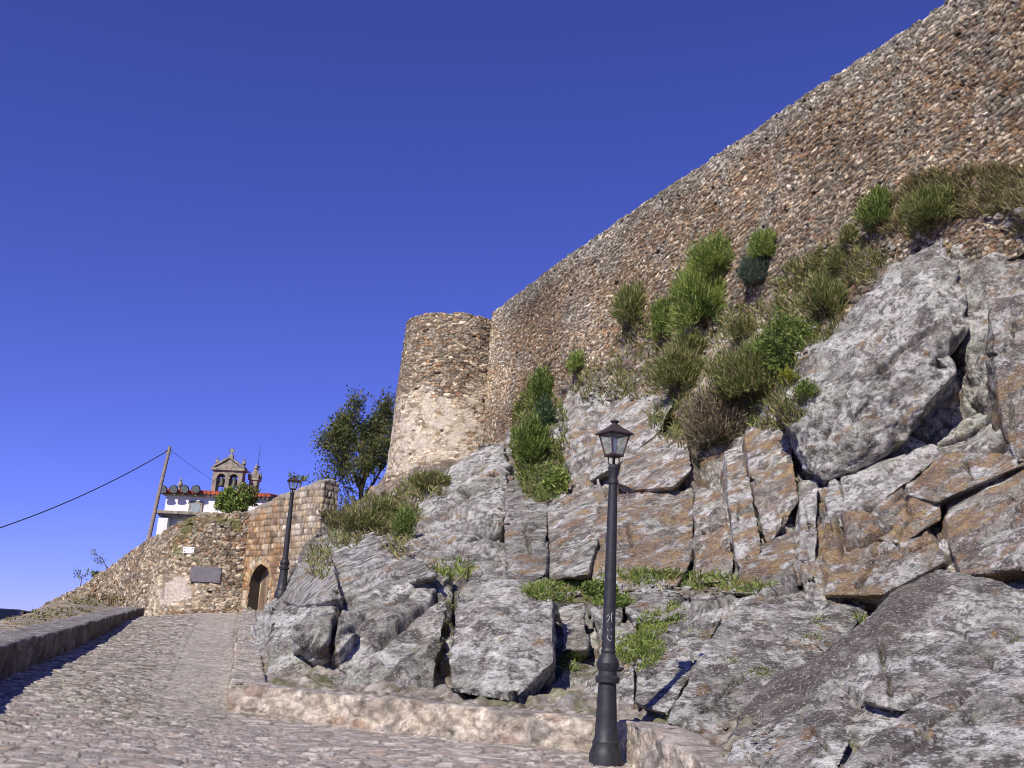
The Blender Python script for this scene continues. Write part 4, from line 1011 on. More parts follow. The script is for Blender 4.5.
# far ground and the hill behind the walls
def ground():
    r = np.concatenate([[0, 8, 16, 30, 60, 120, 300, 800, 2500]]); th = np.linspace(0, 2 * math.pi, 49)[:-1]
    v = []; 
    for a in r:
        for t in th: v.append((a * math.cos(t), 20 + a * math.sin(t), -2.5 - 14 * (1 - math.exp(-a / 90))))
    n = len(th); F = [[i * n + j, i * n + (j + 1) % n, (i + 1) * n + (j + 1) % n, (i + 1) * n + j] for i in range(1, len(r) - 1) for j in range(n)] + [[j, n + j, n + (j + 1) % n] for j in range(n)]
    me = mesh_np('ground', np.array(v), F, None, M_earth, smooth=True); tag(me, 'dry grassy ground around the castle hill', 'ground', kind='structure')
ground()
def hill():
    # terrace inside the walls, closed at the sides, so the walls stand against solid ground
    pts = [GW0 - GN * 2.2, GW1 - GN * 2.2, TC + np.array([-1.2, 2.2]), TC + np.array([1, 3.5])] + [A0 - WN * 1.5 + WD * s for s in (3, 10, 18, 26, 36)]
    zs = [5.0, 6.2, TZ - 5, TZ - 3.5] + [float(ztop(np.array([s]))[0]) - 2.5 for s in (3, 10, 18, 26, 34)]
    inner = [(p[0], p[1], z) for p, z in zip(pts, zs)]
    outer = [(-16, 100, 3), (-6, 105, 5), (10, 110, 10), (25, 105, 12), (40, 95, 12), (50, 80, 12), (60, 60, 12), (60, 45, 12), (50, 20, 8)]
    v = inner + outer + [(a, b, -6) for a, b, _ in inner] ; n = len(inner)
    F = [[i, i + 1, n + i + 1, n + i] for i in range(n - 1)] + [[i, 2 * n + i, 2 * n + i + 1, i + 1] for i in range(n - 1)]
    o = mesh_np('hill', np.array(v), F, None, M_earth, smooth=False); tag(o, 'earth hilltop inside the castle walls', 'hill', kind='structure')
hill()

# ------------------------------------------------------------------ loose stones
def loose_stones():
    rs = np.random.default_rng(11); V = []; F = []; C = []; k = 0
    zones_ = [(735, 350, 40, 30, 90, .26), (650, 385, 30, 20, 60, .28), (600, 392, 22, 12, 40, .28), (580, 592, 40, 8, 30, .2), (690, 590, 60, 8, 40, .18), (620, 660, 20, 20, 30, .14),
              (860, 250, 40, 16, 40, .22), (1000, 215, 24, 10, 20, .25), (400, 545, 30, 14, 20, .3), (500, 500, 16, 30, 12, .3), (760, 740, 14, 20, 24, .09), (790, 330, 30, 30, 30, .25)]
    import itertools
    for x, y, rx, ry, n, sz in zones_:
        for _ in range(n):
            a = rs.random() * 6.283; r = rs.random() ** .5; h = hit(x + rx * r * math.cos(a), y + ry * r * math.sin(a))
            if h is None or h[1] > 60: continue
            d = sz * (.35 + .75 * rs.random() ** 2) * np.array([1, .8, .5]) * (.7 + .6 * rs.random(3))
            th_ = rs.random() * 6.28; ct, st_ = math.cos(th_), math.sin(th_)
            q = []
            for zz, rr_ in ((-.5, .75), (0, 1.0), (.45, .7)):
                for m_ in range(6):
                    b = m_ * math.pi / 3 + rs.normal() * .15; q.append((rr_ * math.cos(b) * .5, rr_ * math.sin(b) * .5, zz))
            q = (np.array(q) + rs.normal(size=(18, 3)) * .07) * d; q = np.column_stack([q[:, 0] * ct - q[:, 1] * st_, q[:, 0] * st_ + q[:, 1] * ct, q[:, 2]])
            V.append(q + h + (0, -.03, .02)); c = pick(rs.random(1), [(2, (.42, .39, .34)), (2, (.34, .29, .23)), (1, (.55, .52, .46)), (1, (.30, .22, .16))])[0]; C.append(np.tile(c, (18, 1)))
            for L0 in (0, 6):
                for m_ in range(6): F.append([k + L0 + m_, k + L0 + (m_ + 1) % 6, k + L0 + 6 + (m_ + 1) % 6, k + L0 + 6 + m_])
            F.append([k + m_ for m_ in (12, 13, 14, 15, 16, 17)]); F.append([k + m_ for m_ in (5, 4, 3, 2, 1, 0)]); k += 18
    tag(mesh_np('rubble', np.vstack(V), F, np.vstack(C), M_rock, smooth=False), 'loose broken stones lying on the slope and the ledges', 'rubble', kind='stuff')
loose_stones()

# ------------------------------------------------------------------ plants
RNG = np.random.default_rng(7)
GREEN = [(.15, .22, .045), (.21, .28, .065), (.09, .145, .03), (.28, .33, .10)]
BRIGHT = [(.29, .36, .08), (.22, .30, .065), (.38, .43, .14), (.13, .20, .045)]
DARKG = [tuple(c * 1.5 for c in t) for t in [(.035, .06, .025), (.05, .085, .035), (.07, .11, .05)]]
GREYG = [tuple(c * 1.5 for c in t) for t in [(.08, .105, .075), (.055, .08, .055), (.11, .13, .10)]]
DRY = [tuple(c * 1.3 for c in t) for t in [(.26, .21, .10), (.20, .15, .09), (.32, .27, .14), (.14, .10, .07)]]
BROWNT = [(.24, .20, .13), (.32, .27, .18), (.17, .135, .09)]
OLIVE = [(.18, .22, .06), (.26, .28, .09), (.12, .16, .045), (.33, .31, .13)]
def blades(base, tip, width, cols, bend=.15):
    """thin curved two-segment blades; arrays of root and tip points"""
    n = len(base); d = tip - base; L = np.linalg.norm(d, axis=1)[:, None] + 1e-6
    side = np.cross(d / L, RNG.normal(size=(n, 3))); side /= np.linalg.norm(side, axis=1)[:, None] + 1e-6
    mid = base + d * .55 + RNG.normal(size=(n, 3)) * L * bend * .4; w = np.asarray(width).reshape(-1, 1) * np.ones((n, 1))
    tip2 = tip.copy(); tip2[:, 2] -= (L[:, 0] * bend * RNG.random(n))
    v = np.stack([base - side * w * .5, base + side * w * .5, mid + side * w * .5, mid - side * w * .5, tip2], 1).reshape(-1, 3)
    k = np.arange(n)[:, None] * 5
    F = [[a, a + 1, a + 2, a + 3] for a in k[:, 0].tolist()] + [[a + 3, a + 2, a + 4] for a in k[:, 0].tolist()]
    c = np.repeat(cols, 5, 0); return v, F, c
def leafquads(cen, size, cols, flat=.0):
    n = len(cen); a = RNG.normal(size=(n, 3)); a /= np.linalg.norm(a, axis=1)[:, None]
    b = np.cross(a, RNG.normal(size=(n, 3))); b /= np.linalg.norm(b, axis=1)[:, None]
    s = np.asarray(size).reshape(-1, 1) * (.6 + .8 * RNG.random((n, 1)))
    v = np.stack([cen - a * s, cen + b * s * .45, cen + a * s, cen - b * s * .45], 1).reshape(-1, 3)
    F = np.arange(4 * n).reshape(n, 4); return v, F.tolist(), np.repeat(cols, 4, 0)
def colpick(n, pal, clump=None):
    pal = np.array(pal); i = RNG.integers(0, len(pal), n)
    if clump is not None: i = np.clip(((clump + .5) * len(pal)).astype(int), 0, len(pal) - 1)
    return pal[i] * (.75 + .5 * RNG.random((n, 1)))
def leaf_obj(name, parts, mat=M_leaf, origin=None, parent=None):
    V = []; F = []; C = []; k = 0
    for v, f, c in parts:
        V.append(v); F += [[i + k for i in q] for q in f]; C.append(c); k += len(v)
    V = np.vstack(V)
    o = mesh_np(name, V, F, np.vstack(C), mat, smooth=False, origin=origin)
    if parent: o.parent = parent
    return o
def bush(px, py, rx, ry, label, pal=GREEN, n=1800, name='bush', style='broom', at=None, group='bushes on the castle rock', w=1.1, dead=.0, depth=1.0):
    """px,py: centre in the photo; rooted on the rock behind it"""
    h = hit(px, py + ry * .75) if at is None else None
    Y = at if at else (h[1] if h is not None else 30)
    Y -= .25 * rx / FPX * Y
    sc = Y / FPX
    root = P(px, py + ry * .55, Y + .5 * rx * sc * .5); cen = P(px, py, Y)
    R = np.array([rx * sc, rx * sc * .8 * depth, ry * sc]) * 1.16
    n = int(n * 3.2); d = RNG.normal(size=(n, 3)); d /= np.linalg.norm(d, axis=1)[:, None]; d[:, 2] = np.where(d[:, 2] < -.8, -d[:, 2] * .6, d[:, 2])
    lump = 1 + .30 * noise(d * 1.7 + px * .37, int(px)) * 2.0 + .22 * noise(d * 4 + px, 5)
    rad = RNG.random(n) ** .45
    tip = cen + d * R * (rad * lump)[:, None]
    cl = noise(tip / (R.mean() * .45 + .05), int(py)) * .9
    cols = colpick(n, pal, np.clip(cl + RNG.normal(size=n) * .25, -.49, .49))
    if dead > 0:
        m = RNG.random(n) < dead; cols[m] = colpick(int(m.sum()), DRY)
    parts = []
    if style == 'broom':
        L = .10 + .24 * RNG.random((n, 1)) ** 1.5 + .25 * (RNG.random((n, 1)) > .97)
        out = (tip - root); out /= np.linalg.norm(out, axis=1)[:, None]
        out = out * .6 + np.array([0, 0, .55]) + RNG.normal(size=(n, 3)) * .30
        base = tip - (tip - cen) * .15; tip2 = base + out * L * R.mean()
        parts.append(blades(base, tip2, w * sc * .80, cols, .3))
    else:
        parts.append(leafquads(tip, w * sc * 1.7, cols))
    # twigs inside
    m_ = max(12, n // 60); tw = cen + d[:m_] * R * .7
    parts.append(blades(np.repeat(root[None], m_, 0), tw, sc * .9, colpick(m_, BROWNT), .1))
    o = leaf_obj(name, parts, origin=tuple(root)); tag(o, label, 'bush', group)
    return o
bush(705, 303, 34, 38, 'large bright green broom bush on the slope under the wall', BRIGHT, 4200, 'broom_bush')
bush(716, 262, 26, 24, 'round bright broom bush growing on top of the largest one', BRIGHT, 2600, 'broom_bush')
bush(765, 248, 17, 17, 'small green broom bush above the grey-green bush', BRIGHT, 1500, 'broom_bush')
bush(756, 274, 18, 17, 'dark grey-green bush right of the large bright broom', GREYG, 1800, 'grey_bush')
bush(880, 212, 20, 22, 'upright green broom bush at the wall foot above the huge boulder', GREEN, 1700, 'broom_bush')
bush(934, 212, 32, 22, 'wide feathery green broom bush behind the huge boulder', OLIVE, 2400, 'broom_bush')
bush(632, 308, 22, 24, 'loose dark green bush, leftmost on the slope under the wall', OLIVE, 1300, 'broom_bush')
bush(664, 322, 13, 26, 'narrow green bush left of the largest bright broom', GREEN, 1100, 'broom_bush')
bush(578, 364, 11, 13, 'small bright tuft at the wall foot right of the tower', BRIGHT, 700, 'broom_bush')
bush(543, 388, 14, 18, 'dark green bush at the wall foot above the grassy gully', GREEN, 1300, 'broom_bush')
bush(680, 374, 28, 24, 'olive green bush below the large bright broom', OLIVE, 2000, 'broom_bush', dead=.1)
bush(716, 424, 30, 34, 'brown dry twiggy bush above the ochre rock face', BROWNT, 1900, 'dry_bush', dead=.2)
bush(752, 382, 44, 28, 'spreading dark green bush left of the huge boulder', OLIVE, 2800, 'broom_bush', dead=.12)
bush(790, 346, 30, 30, 'leafy green bush along the left flank of the huge boulder', GREEN, 2200, 'broom_bush', style='leaf')
bush(824, 300, 24, 24, 'thin olive bush beyond the top left of the huge boulder', OLIVE, 1300, 'broom_bush', dead=.15)
bush(838, 262, 14, 14, 'little dark bush in the rubble under the wall', OLIVE, 700, 'broom_bush', dead=.1)
bush(788, 378, 9, 9, 'small yellow-green tuft beside the huge boulder', [(.32, .30, .04), (.2, .25, .04)], 500, 'broom_bush')
bush(962, 418, 29, 24, 'dark green rounded bush in front of the tall right boulder', GREEN[:3] + DARKG, 2600, 'broom_bush')
bush(545, 418, 10, 22, 'dark shrub at the top of the grassy gully', DARKG, 900, 'broom_bush')
bush(404, 526, 10, 18, 'small bright green bush at the left rock edge', GREEN, 900, 'broom_bush')
bush(362, 524, 22, 12, 'low brownish green bush on the slope left of the tower foot', OLIVE, 1200, 'broom_bush', dead=.25)
bush(432, 484, 22, 10, 'low olive bush under the tower foot', OLIVE, 1000, 'broom_bush', dead=.2)

bush(342, 522, 16, 10, 'brownish low bush at the left end of the slope by the gate wall', OLIVE + BROWNT, 700, 'broom_bush', dead=.3)
bush(384, 512, 16, 12, 'green low bush between the brownish one and the tower foot', OLIVE, 800, 'broom_bush', dead=.15)
bush(770, 358, 26, 22, 'dense green bush between the spreading one and the huge boulder', GREEN, 1500, 'broom_bush')
bush(690, 348, 20, 16, 'olive bush just under the largest bright broom', OLIVE, 900, 'broom_bush', dead=.1)
bush(532, 446, 17, 26, 'broad green bush in the middle of the grassy gully', GREEN, 1800, 'broom_bush')
bush(556, 482, 12, 14, 'bright small bush at the lower end of the grassy gully', BRIGHT, 700, 'broom_bush', style='leaf')
bush(662, 632, 12, 12, 'leafy green clump in the rocks to the right of the near lamp', GREEN, 700, 'shrub', style='leaf')
bush(600, 590, 16, 8, 'low leafy clump on the ledge behind the near lamp', GREEN, 700, 'shrub', style='leaf')
bush(742, 330, 16, 14, 'small olive tuft between the large bright broom and the spreading dark bush', OLIVE, 700, 'broom_bush', dead=.3)
bush(806, 392, 12, 12, 'small dark bush tucked against the lower left of the huge boulder', GREEN, 500, 'broom_bush')
bush(850, 236, 12, 12, 'small olive bush at the wall foot, left of the upright green one', OLIVE, 500, 'broom_bush', dead=.3)
def grass(areas, name, label, cat, pal, lo=.12, hi=.4, dead=.15):
    parts = []
    for (x, y, rx, ry, n) in areas:
        b = []; 
        for _ in range(int(n * 2.6)):
            a = RNG.random() * 6.283; r = RNG.random() ** .5
            h = hit(x + rx * r * math.cos(a), y + ry * r * math.sin(a))
            if h is not None and h[1] < 60: b.append(h)
        if not b: continue
        b = np.array(b); b = b[noise(b / .45, 66) + .5 * noise(b / .15, 67) > -.25 + .3 * RNG.random(len(b))]; m = len(b)
        if m < 3: continue
        b[:, 1] += .03; b[:, 2] -= .05
        L = (lo * .5 + (hi - lo * .5) * RNG.random((m, 1)) ** 1.7) * (b[:, 1:2] / 22) ** .5
        d = RNG.normal(size=(m, 3)) * .75; d[:, 2] = 1; d[:, 1] -= .25
        d /= np.linalg.norm(d, axis=1)[:, None]
        cl = noise(b / .6, 55); cols = colpick(m, pal, np.clip(cl + RNG.normal(size=m) * .3, -.49, .49))
        k = RNG.random(m) < dead; cols[k] = colpick(int(k.sum()), DRY)
        parts.append(blades(b, b + d * L, b[:, 1] / FPX * 1.15, cols, .35))
    o = leaf_obj(name, parts); tag(o, label, cat, kind='stuff')
grass([(528, 435, 16, 42, 3200), (542, 470, 24, 32, 3200), (540, 400, 14, 16, 300), (560, 430, 8, 30, 200)], 'grass', 'tall grass and weeds filling the gully right of the tower', 'grass', OLIVE[:3] + GREEN, .15, .42)
grass([(570, 592, 45, 10, 2400), (610, 600, 20, 8, 900), (690, 582, 60, 8, 1200), (640, 575, 40, 5, 400), (455, 570, 18, 9, 450), (750, 588, 30, 5, 250)], 'grass', 'green grass along the rock ledge behind the lamp post', 'grass', BRIGHT, .10, .32, .1)
grass([(642, 650, 22, 15, 2000), (652, 626, 14, 16, 1100), (575, 662, 14, 10, 500), (630, 662, 26, 8, 500), (675, 612, 8, 14, 250), (612, 640, 8, 20, 250)], 'weeds', 'leafy green weeds between the rocks behind the lamp', 'weeds', BRIGHT, .08, .25, .05)
grass([(812, 638, 14, 5, 220), (858, 617, 10, 5, 200), (762, 671, 11, 5, 200), (665, 718, 10, 6, 160), (820, 620, 10, 5, 100), (730, 660, 8, 4, 80), (1016, 636, 7, 8, 120), (902, 690, 5, 10, 70), (720, 750, 12, 8, 80), (700, 630, 10, 5, 80), (503, 716, 4, 3, 40)], 'weeds', 'small green tufts scattered over the lower rocks', 'weeds', GREEN, .05, .16, .15)
grass([(448, 610, 4, 30, 260), (442, 655, 4, 24, 150), (440, 566, 14, 6, 200)], 'weeds', 'weeds growing in the crack between the boulders', 'weeds', OLIVE, .05, .16)
grass([(965, 192, 64, 24, 5200), (900, 216, 44, 20, 1500), (850, 262, 30, 20, 400), (1015, 215, 12, 20, 300), (1000, 175, 30, 8, 500)], 'dry_grass', 'dry yellow grass at the wall foot in the upper right', 'dry grass', [(.30, .27, .12), (.42, .36, .19), (.22, .23, .08)], .15, .45, .45)
grass([(380, 515, 40, 20, 2000), (345, 535, 16, 14, 400), (420, 492, 24, 10, 500), (400, 545, 10, 14, 250), (330, 515, 8, 8, 120), (320, 560, 12, 20, 200)], 'dry_grass', 'dry and green grass on the slope left of the tower foot', 'dry grass', OLIVE, .15, .45, .35)
grass([(700, 420, 50, 30, 1500), (770, 400, 40, 30, 1500), (810, 300, 34, 46, 2000), (760, 340, 50, 40, 1500), (850, 262, 40, 24, 900), (640, 360, 30, 40, 500), (600, 385, 30, 20, 300), (660, 340, 40, 40, 300)], 'grass', 'mixed grass between the bushes on the rubble slope', 'grass', OLIVE, .2, .5, .3)
grass([(30, 622, 40, 7, 500), (100, 600, 30, 6, 300), (60, 612, 30, 6, 300)], 'dry_grass', 'short yellowish grass on the bank outside the parapet', 'dry grass', [(.20, .19, .05), (.26, .22, .08), (.14, .15, .04)], .05, .14, .3)

def tubes_obj(name, branches, mat, parent, n=6):
    mb = MB()
    for pts, rs in branches: mb.tube(pts, rs, n)
    return mb.build(name, mat, parent, smooth=True, angle=80)
def grow(p, d, L, r, depth, out, tips, rnd_, spread=.6):
    pts = [Vector(p)]; rs = [r]; q = Vector(p); d = Vector(d).normalized(); k = 4
    for i in range(k):
        d = (d + Vector((rnd_.gauss(0, .13), rnd_.gauss(0, .13), rnd_.gauss(.03, .08)))).normalized()
        q = q + d * (L / k); pts.append(q.copy()); rs.append(r * (1 - .12 * (i + 1)))
        if depth <= 2: tips.append(q.copy())
    out.append((pts, rs))
    if depth == 0: return
    for _ in range(3 if depth > 1 else 3):
        nd = (d + Vector((rnd_.gauss(0, spread), rnd_.gauss(0, spread), rnd_.gauss(.05, spread * .6)))).normalized()
        grow(pts[rnd_.randint(2, 4)], nd, L * .68, r * .55, depth - 1, out, tips, rnd_, spread)
def tree():
    base = P(362, 520, 60); R_ = random.Random(4); out = []; tips = []
    root = empty('oak_tree', base)
    grow(Vector((0, 0, 0)), Vector((0, 0, 1)), 2.2, .17, 4, out, tips, R_, .6)
    for k in range(4): grow(Vector((0, 0, .6 + .25 * k)), Vector((R_.gauss(0, .8), R_.gauss(0, .8), .7)), 1.6, .10, 3, out, tips, R_, .6)
    # fit the crown's size and place to the sighted one
    T = np.array([list(t) for t in tips]); lo = T.min(0); hi = T.max(0)
    sc = 60 / FPX; wantx = (312 - 362) * sc, (400 - 362) * sc; wantz = .5, (P(362, 390, 60)[2] - base[2])
    def fit(v):
        v = np.array(v); x = wantx[0] + (v[0] - lo[0]) / (hi[0] - lo[0]) * (wantx[1] - wantx[0]); t = min(1, max(0, v[2] / 1.0))
        return Vector(((1 - t) * v[0] + t * x, v[1], v[2] * wantz[1] / hi[2]))
    out = [([fit(a) for a in pts], rs) for pts, rs in out]; T = np.array([list(fit(t)) for t in tips])
    tubes_obj('trunk', out, M_bark, root)
    T = T[T[:, 2] > .6]
    cen = []; 
    rr = np.random.default_rng(3)
    keep = noise(T / .9, 61) > -.42; T = T[keep]
    ex = np.array([[wantx[0] * f_, rr.normal() * .5, z_] for f_, z_ in ((.9, 2.2), (.7, 1.6), (.5, 1.2), (.85, 3.0), (.35, .9), (.6, 2.4), (.2, 1.6), (-.2, 1.4), (.3, 2.2))]); T = np.vstack([T, np.repeat(ex, 9, 0) + rr.normal(size=(81, 3)) * .28])
    for t in T:
        m_ = 16; cen.append(t + rr.normal(size=(m_, 3)) * .27)
    cen = np.vstack(cen); cl = noise(cen / .6, 62)
    cols = colpick(len(cen), [(.06, .085, .03), (.10, .125, .04), (.15, .165, .05), (.21, .20, .075)], np.clip(cl + rr.normal(size=len(cen)) * .25, -.49, .49))
    v, f, c = leafquads(cen, .085, cols)
    o = leaf_obj('crown', [(v, f, c)]); o.parent = root
    tag(root, 'small evergreen tree with sky showing through, left of the tower', 'tree')
tree()
def sapling(px, py, tx, ty, Y, name, label, n=60, seed=1, spread=.35, leaf=.07, pal=GREEN, lean=(0, 0)):
    base = P(px, py, Y); top = P(tx, ty, Y); R_ = random.Random(seed); hgt = top[2] - base[2]
    root = empty(name, base); out = []; tips = []
    grow(Vector((0, 0, 0)), Vector(((top[0] - base[0]) / max(hgt, .1), 0, 1)), hgt * .55, .03, 2, out, tips, R_, spread * 1.6)
    tubes_obj('stem', out, M_bark, root, 5)
    T = np.array([list(t) for t in tips]); rr = np.random.default_rng(seed)
    cen = T[rr.integers(0, len(T), n)] + rr.normal(size=(n, 3)) * .08
    v, f, c = leafquads(cen, leaf, colpick(n, pal)); o = leaf_obj('foliage', [(v, f, c)]); o.parent = root
    tag(root, label, 'sapling'); return root
sapling(80, 588, 78, 566, 60, 'sapling', 'thin sprig on the bastion skyline, lower left of the two', 60, 2, .5, .07)
sapling(107, 570, 106, 543, 58, 'sapling', 'taller thin sprig on the bastion skyline, upper right of the two', 60, 5, .4, .07)
sapling(92, 580, 96, 568, 59, 'sapling', 'stubby leafy sprig between the two thin skyline ones', 120, 8, .5, .07)
sapling(300, 492, 303, 470, 49, 'sapling', 'thin sapling growing on the gate wall behind the far lamp', 130, 11, .6, .07)
def ivy_bush():
    bush(232, 503, 15, 13, 'leafy green shrub on the bastion top below the bell gable', BRIGHT + GREEN, 1500, 'shrub', style='leaf', at=51.5, group=None, w=1.0)
    bush(247, 496, 9, 11, 'yellowish green shrub at the corner above the gate', OLIVE, 600, 'shrub', style='leaf', at=52, group=None, w=1.0)
ivy_bush()

# ------------------------------------------------------------------ lamp posts
def lamp(loc, rz, label):
    r = empty('street_lamp', loc); r.rotation_euler = (0, 0, rz)

    base = MB()
    base.lathe([(.205, 0), (.205, .14), (.19, .19), (.165, .25), (.17, .29), (.145, .33), (.135, .5), (.118, .9), (.112, .96)], 12)
    base.build('base', M_iron, r, smooth=True, angle=30)
    mid = MB().lathe([(.112, .955), (.15, .975), (.155, 1.03), (.12, 1.06), (.115, 1.10), (.14, 1.14), (.145, 1.20), (.11, 1.27), (.085, 1.31), (.095, 1.34), (.082, 1.37)], 20)
    mid.build('collar', M_iron, r, smooth=True, angle=30)
    sh = MB().lathe([(.082, 1.365), (.078, 2.0), (.066, 2.9), (.057, 3.38), (.072, 3.40), (.072, 3.43), (.058, 3.45), (.062, 3.56), (.075, 3.60), (.05, 3.64)], 20)
    for k in range(12):
        a = k * math.pi / 6; 
    sh.build('shaft', M_iron, r, smooth=True, angle=30)
    arm = MB()
    for k in range(4):
        a = math.pi / 4 + k * math.pi / 2; c, s_ = math.cos(a), math.sin(a)
        arm.tube([(.03 * c, .03 * s_, 3.62), (.075 * c, .075 * s_, 3.67), (.07 * c, .07 * s_, 3.73), (.10 * c, .10 * s_, 3.755)], .010, 6)
    arm.lathe([(.02, 3.62), (.02, 3.76)], 8)
    arm.build('bracket', M_rust, r, smooth=True)
    z0, z1, w0, w1 = 3.76, 4.03, .165, .29
    fr = MB()
    fr.box((0, 0, z0), (w0 + .03, w0 + .03, .03), bevel=.006); 
    for sx in (-1, 1):
        for sy in (-1, 1):
            fr.tube([(sx * w0 / 2, sy * w0 / 2, z0), (sx * w1 / 2, sy * w1 / 2, z1)], .0125, 6)
    for k in range(4):
        a = k * math.pi / 2; q = [Vector((-w1 / 2, -w1 / 2, z1)), Vector((w1 / 2, -w1 / 2, z1))]; m_ = Matrix.Rotation(a, 4, 'Z'); fr.tube([m_ @ q[0], m_ @ q[1]], .014, 6)
    LF = fr.build('lantern_frame', M_rust, r)
    for k in range(4):
        m_ = Matrix.Rotation(k * math.pi / 2, 4, 'Z'); g = MB(); e = .004
        vs = [m_ @ Vector(p) for p in ((-w0 / 2, -w0 / 2, z0), (w0 / 2, -w0 / 2, z0), (w1 / 2, -w1 / 2, z1), (-w1 / 2, -w1 / 2, z1))]
        g.bm.faces.new([g.bm.verts.new(p * 1) for p in vs]); g.build('pane', M_glass, LF)
    rf = MB(); rf._fr(.375, 4.03, .375, 4.045); rf._fr(.37, 4.045, .12, 4.14); rf._fr(.115, 4.14, .08, 4.165)
    ro = rf.build('lantern_roof', M_rust, r)
    MB().lathe([(.04, 4.16), (.04, 4.19), (.062, 4.20), (.062, 4.21), (.035, 4.22), (.015, 4.23), (.005, 4.24)], 14).build('finial', M_rust, ro, smooth=True)
    MB().lathe([(.012, 3.775), (.022, 3.79), (.022, 3.84), (.03, 3.87), (.045, 3.91), (.048, 3.945), (.038, 3.98), (.015, 3.998)], 14).build('bulb', M_bulb, r, smooth=True)
    tag(r, label, 'street lamp', 'black lamp posts along the rock foot'); return r
lz0 = float(roadz(np.array([LAMP[0]]), np.array([LAMP[1]]))[0])
LS = float((P(616, 419, 13.0)[2] - lz0 + .03) / 4.24); pass
near = lamp((LAMP[0], LAMP[1], lz0 - .03), math.radians(30), 'near black iron street lamp in front of the low wall, full height')
near.scale = (.94, .94, LS)
def stroke(p):
    # light scratched graffiti on the shaft, towards the road
    ang = math.radians(-90 - 30)
    q = []
    for u, z in p:
        rr_ = .0835 - (z - 1.365) * .0063; a = ang + u / .08; q.append((rr_ * math.cos(a), rr_ * math.sin(a), z))
    MB().tube(q, .003, 5).build('graffiti', M_paint, near)
stroke([(-.045, 1.74), (-.02, 1.77), (.0, 1.74), (-.02, 1.70), (-.04, 1.68)]); stroke([(.015, 1.79), (.03, 1.68)]); stroke([(.012, 1.79), (.045, 1.79)])
stroke([(-.03, 1.60), (.03, 1.50)]); stroke([(.03, 1.60), (-.03, 1.50)]); stroke([(-.03, 1.50), (.0, 1.46), (.03, 1.47)])
FL = P(281, 598, 38.0)
def copy_tree(o, parent=None):
    c = o.copy(); COL.objects.link(c); c.parent = parent
    for ch in [x for x in bpy.data.objects if x.parent == o and not x.name.startswith('graffiti')]:
        copy_tree(ch, c)
    return c
far = copy_tree(near); far.location = Vector(FL); far.rotation_euler = (0, 0, math.radians(12))
far.scale = (1.2, 1.2, LS * 1.05)
far['label'] = 'far black iron street lamp beside the pointed archway'
# the footing the far lamp stands on
boulder('boulder', [(262, 604, 38.6), (280, 596, 38.2), (300, 596, 37.8), (304, 625, 36.5), (262, 625, 37.2)], 2.0, 'low rock ledge that the far lamp post stands on', .10, 25, .3, och=-.5)

# ------------------------------------------------------------------ telegraph pole and cables
pt_ = P(170, 447, 63); pb = P(149, 534, 60.5)
r = empty('telegraph_pole', pb)
v0 = Vector(pb); MB().tube([Vector((0, 0, -.5)) , (Vector(pt_) - v0) * .5, Vector(pt_) - v0], [.12, .11, .09], 12).build('pole', M_wood, r, smooth=True)
mb = MB(); tt = Vector(pt_) - v0; mb.box(tt * .93, (.34, .10, .08), bevel=.01); mb.build('crossarm', M_wood, r)
mb = MB(); mb.lathe([(.03, 0), (.05, .03), (.03, .06), (.05, .09), (.02, .13)], 10, tuple(tt * .93 + Vector((-.13, 0, .04)))); mb.build('insulator', M_cable, r, smooth=True)
tag(r, 'leaning weathered wooden telegraph pole behind the bastion', 'telegraph pole')
def cable(a, b, Ya, Yb, sag, label, rad):
    A = P(a[0], a[1], Ya); Bq = P(b[0], b[1], Yb); pts = []
    for i in range(25):
        t = i / 24; q = A + (Bq - A) * t; q[2] -= sag * 4 * t * (1 - t); pts.append(q)
    o = MB().tube([Vector(q) - Vector(A) for q in pts], rad, 6).build('cable', M_cable, None, smooth=True); o.location = Vector(A)
    tag(o, label, 'cable')
cable((169, 450), (-60, 546), 63, 52, .55, 'black sagging cable running from the pole out to the left', .030)
cable((171, 450), (236, 494), 63, 78, .15, 'thin cable running from the pole down to the church', .012)

# ------------------------------------------------------------------ church
CH = P(212, 512, 75); cs = 75 / FPX
ch = empty('church', CH); ch.rotation_euler = (0, 0, math.radians(-4))
def L(px, py):     # local x,z of a sighted point on the front
    q = P(px, py, 75); return float(q[0] - CH[0]), float(q[2] - CH[2])
x0, _z = L(164, 500); x1, _z = L(268, 500); zE = L(212, 497)[1]; zB = L(190, 514)[1]
fw = MB(); fw.box(((x0 + x1) / 2, 3.1, (zE - 6) / 2), (x1 - x0, 6, zE + 6)); fw.build('wall', M_white, ch)
co = MB(); co.box(((x0 + x1) / 2, 3.1, zE + .08), (x1 - x0 + .5, 6.6, .16), bevel=.02); co.box(((x0 + x1) / 2, 3.1, zE + .22), (x1 - x0 + .7, 6.8, .10), bevel=.02); co.build('cornice', M_granite, ch)
lx0, _ = L(157, 513); lx1, _ = L(214, 513)
le = MB(); le.box(((lx0 + lx1) / 2, -.35, L(186, 514)[1]), (lx1 - lx0, .95, .22), bevel=.03); le.box(((lx0 + lx1) / 2 + .1, -.25, L(186, 514)[1] - .2), (lx1 - lx0 - .3, .7, .16), bevel=.03)
le.build('ledge', M_granite, ch); MB().box((lx0 + .6, -.2, L(186, 514)[1] - 1.7), (.7, .6, 2.7)).build('pillar', M_white, ch)
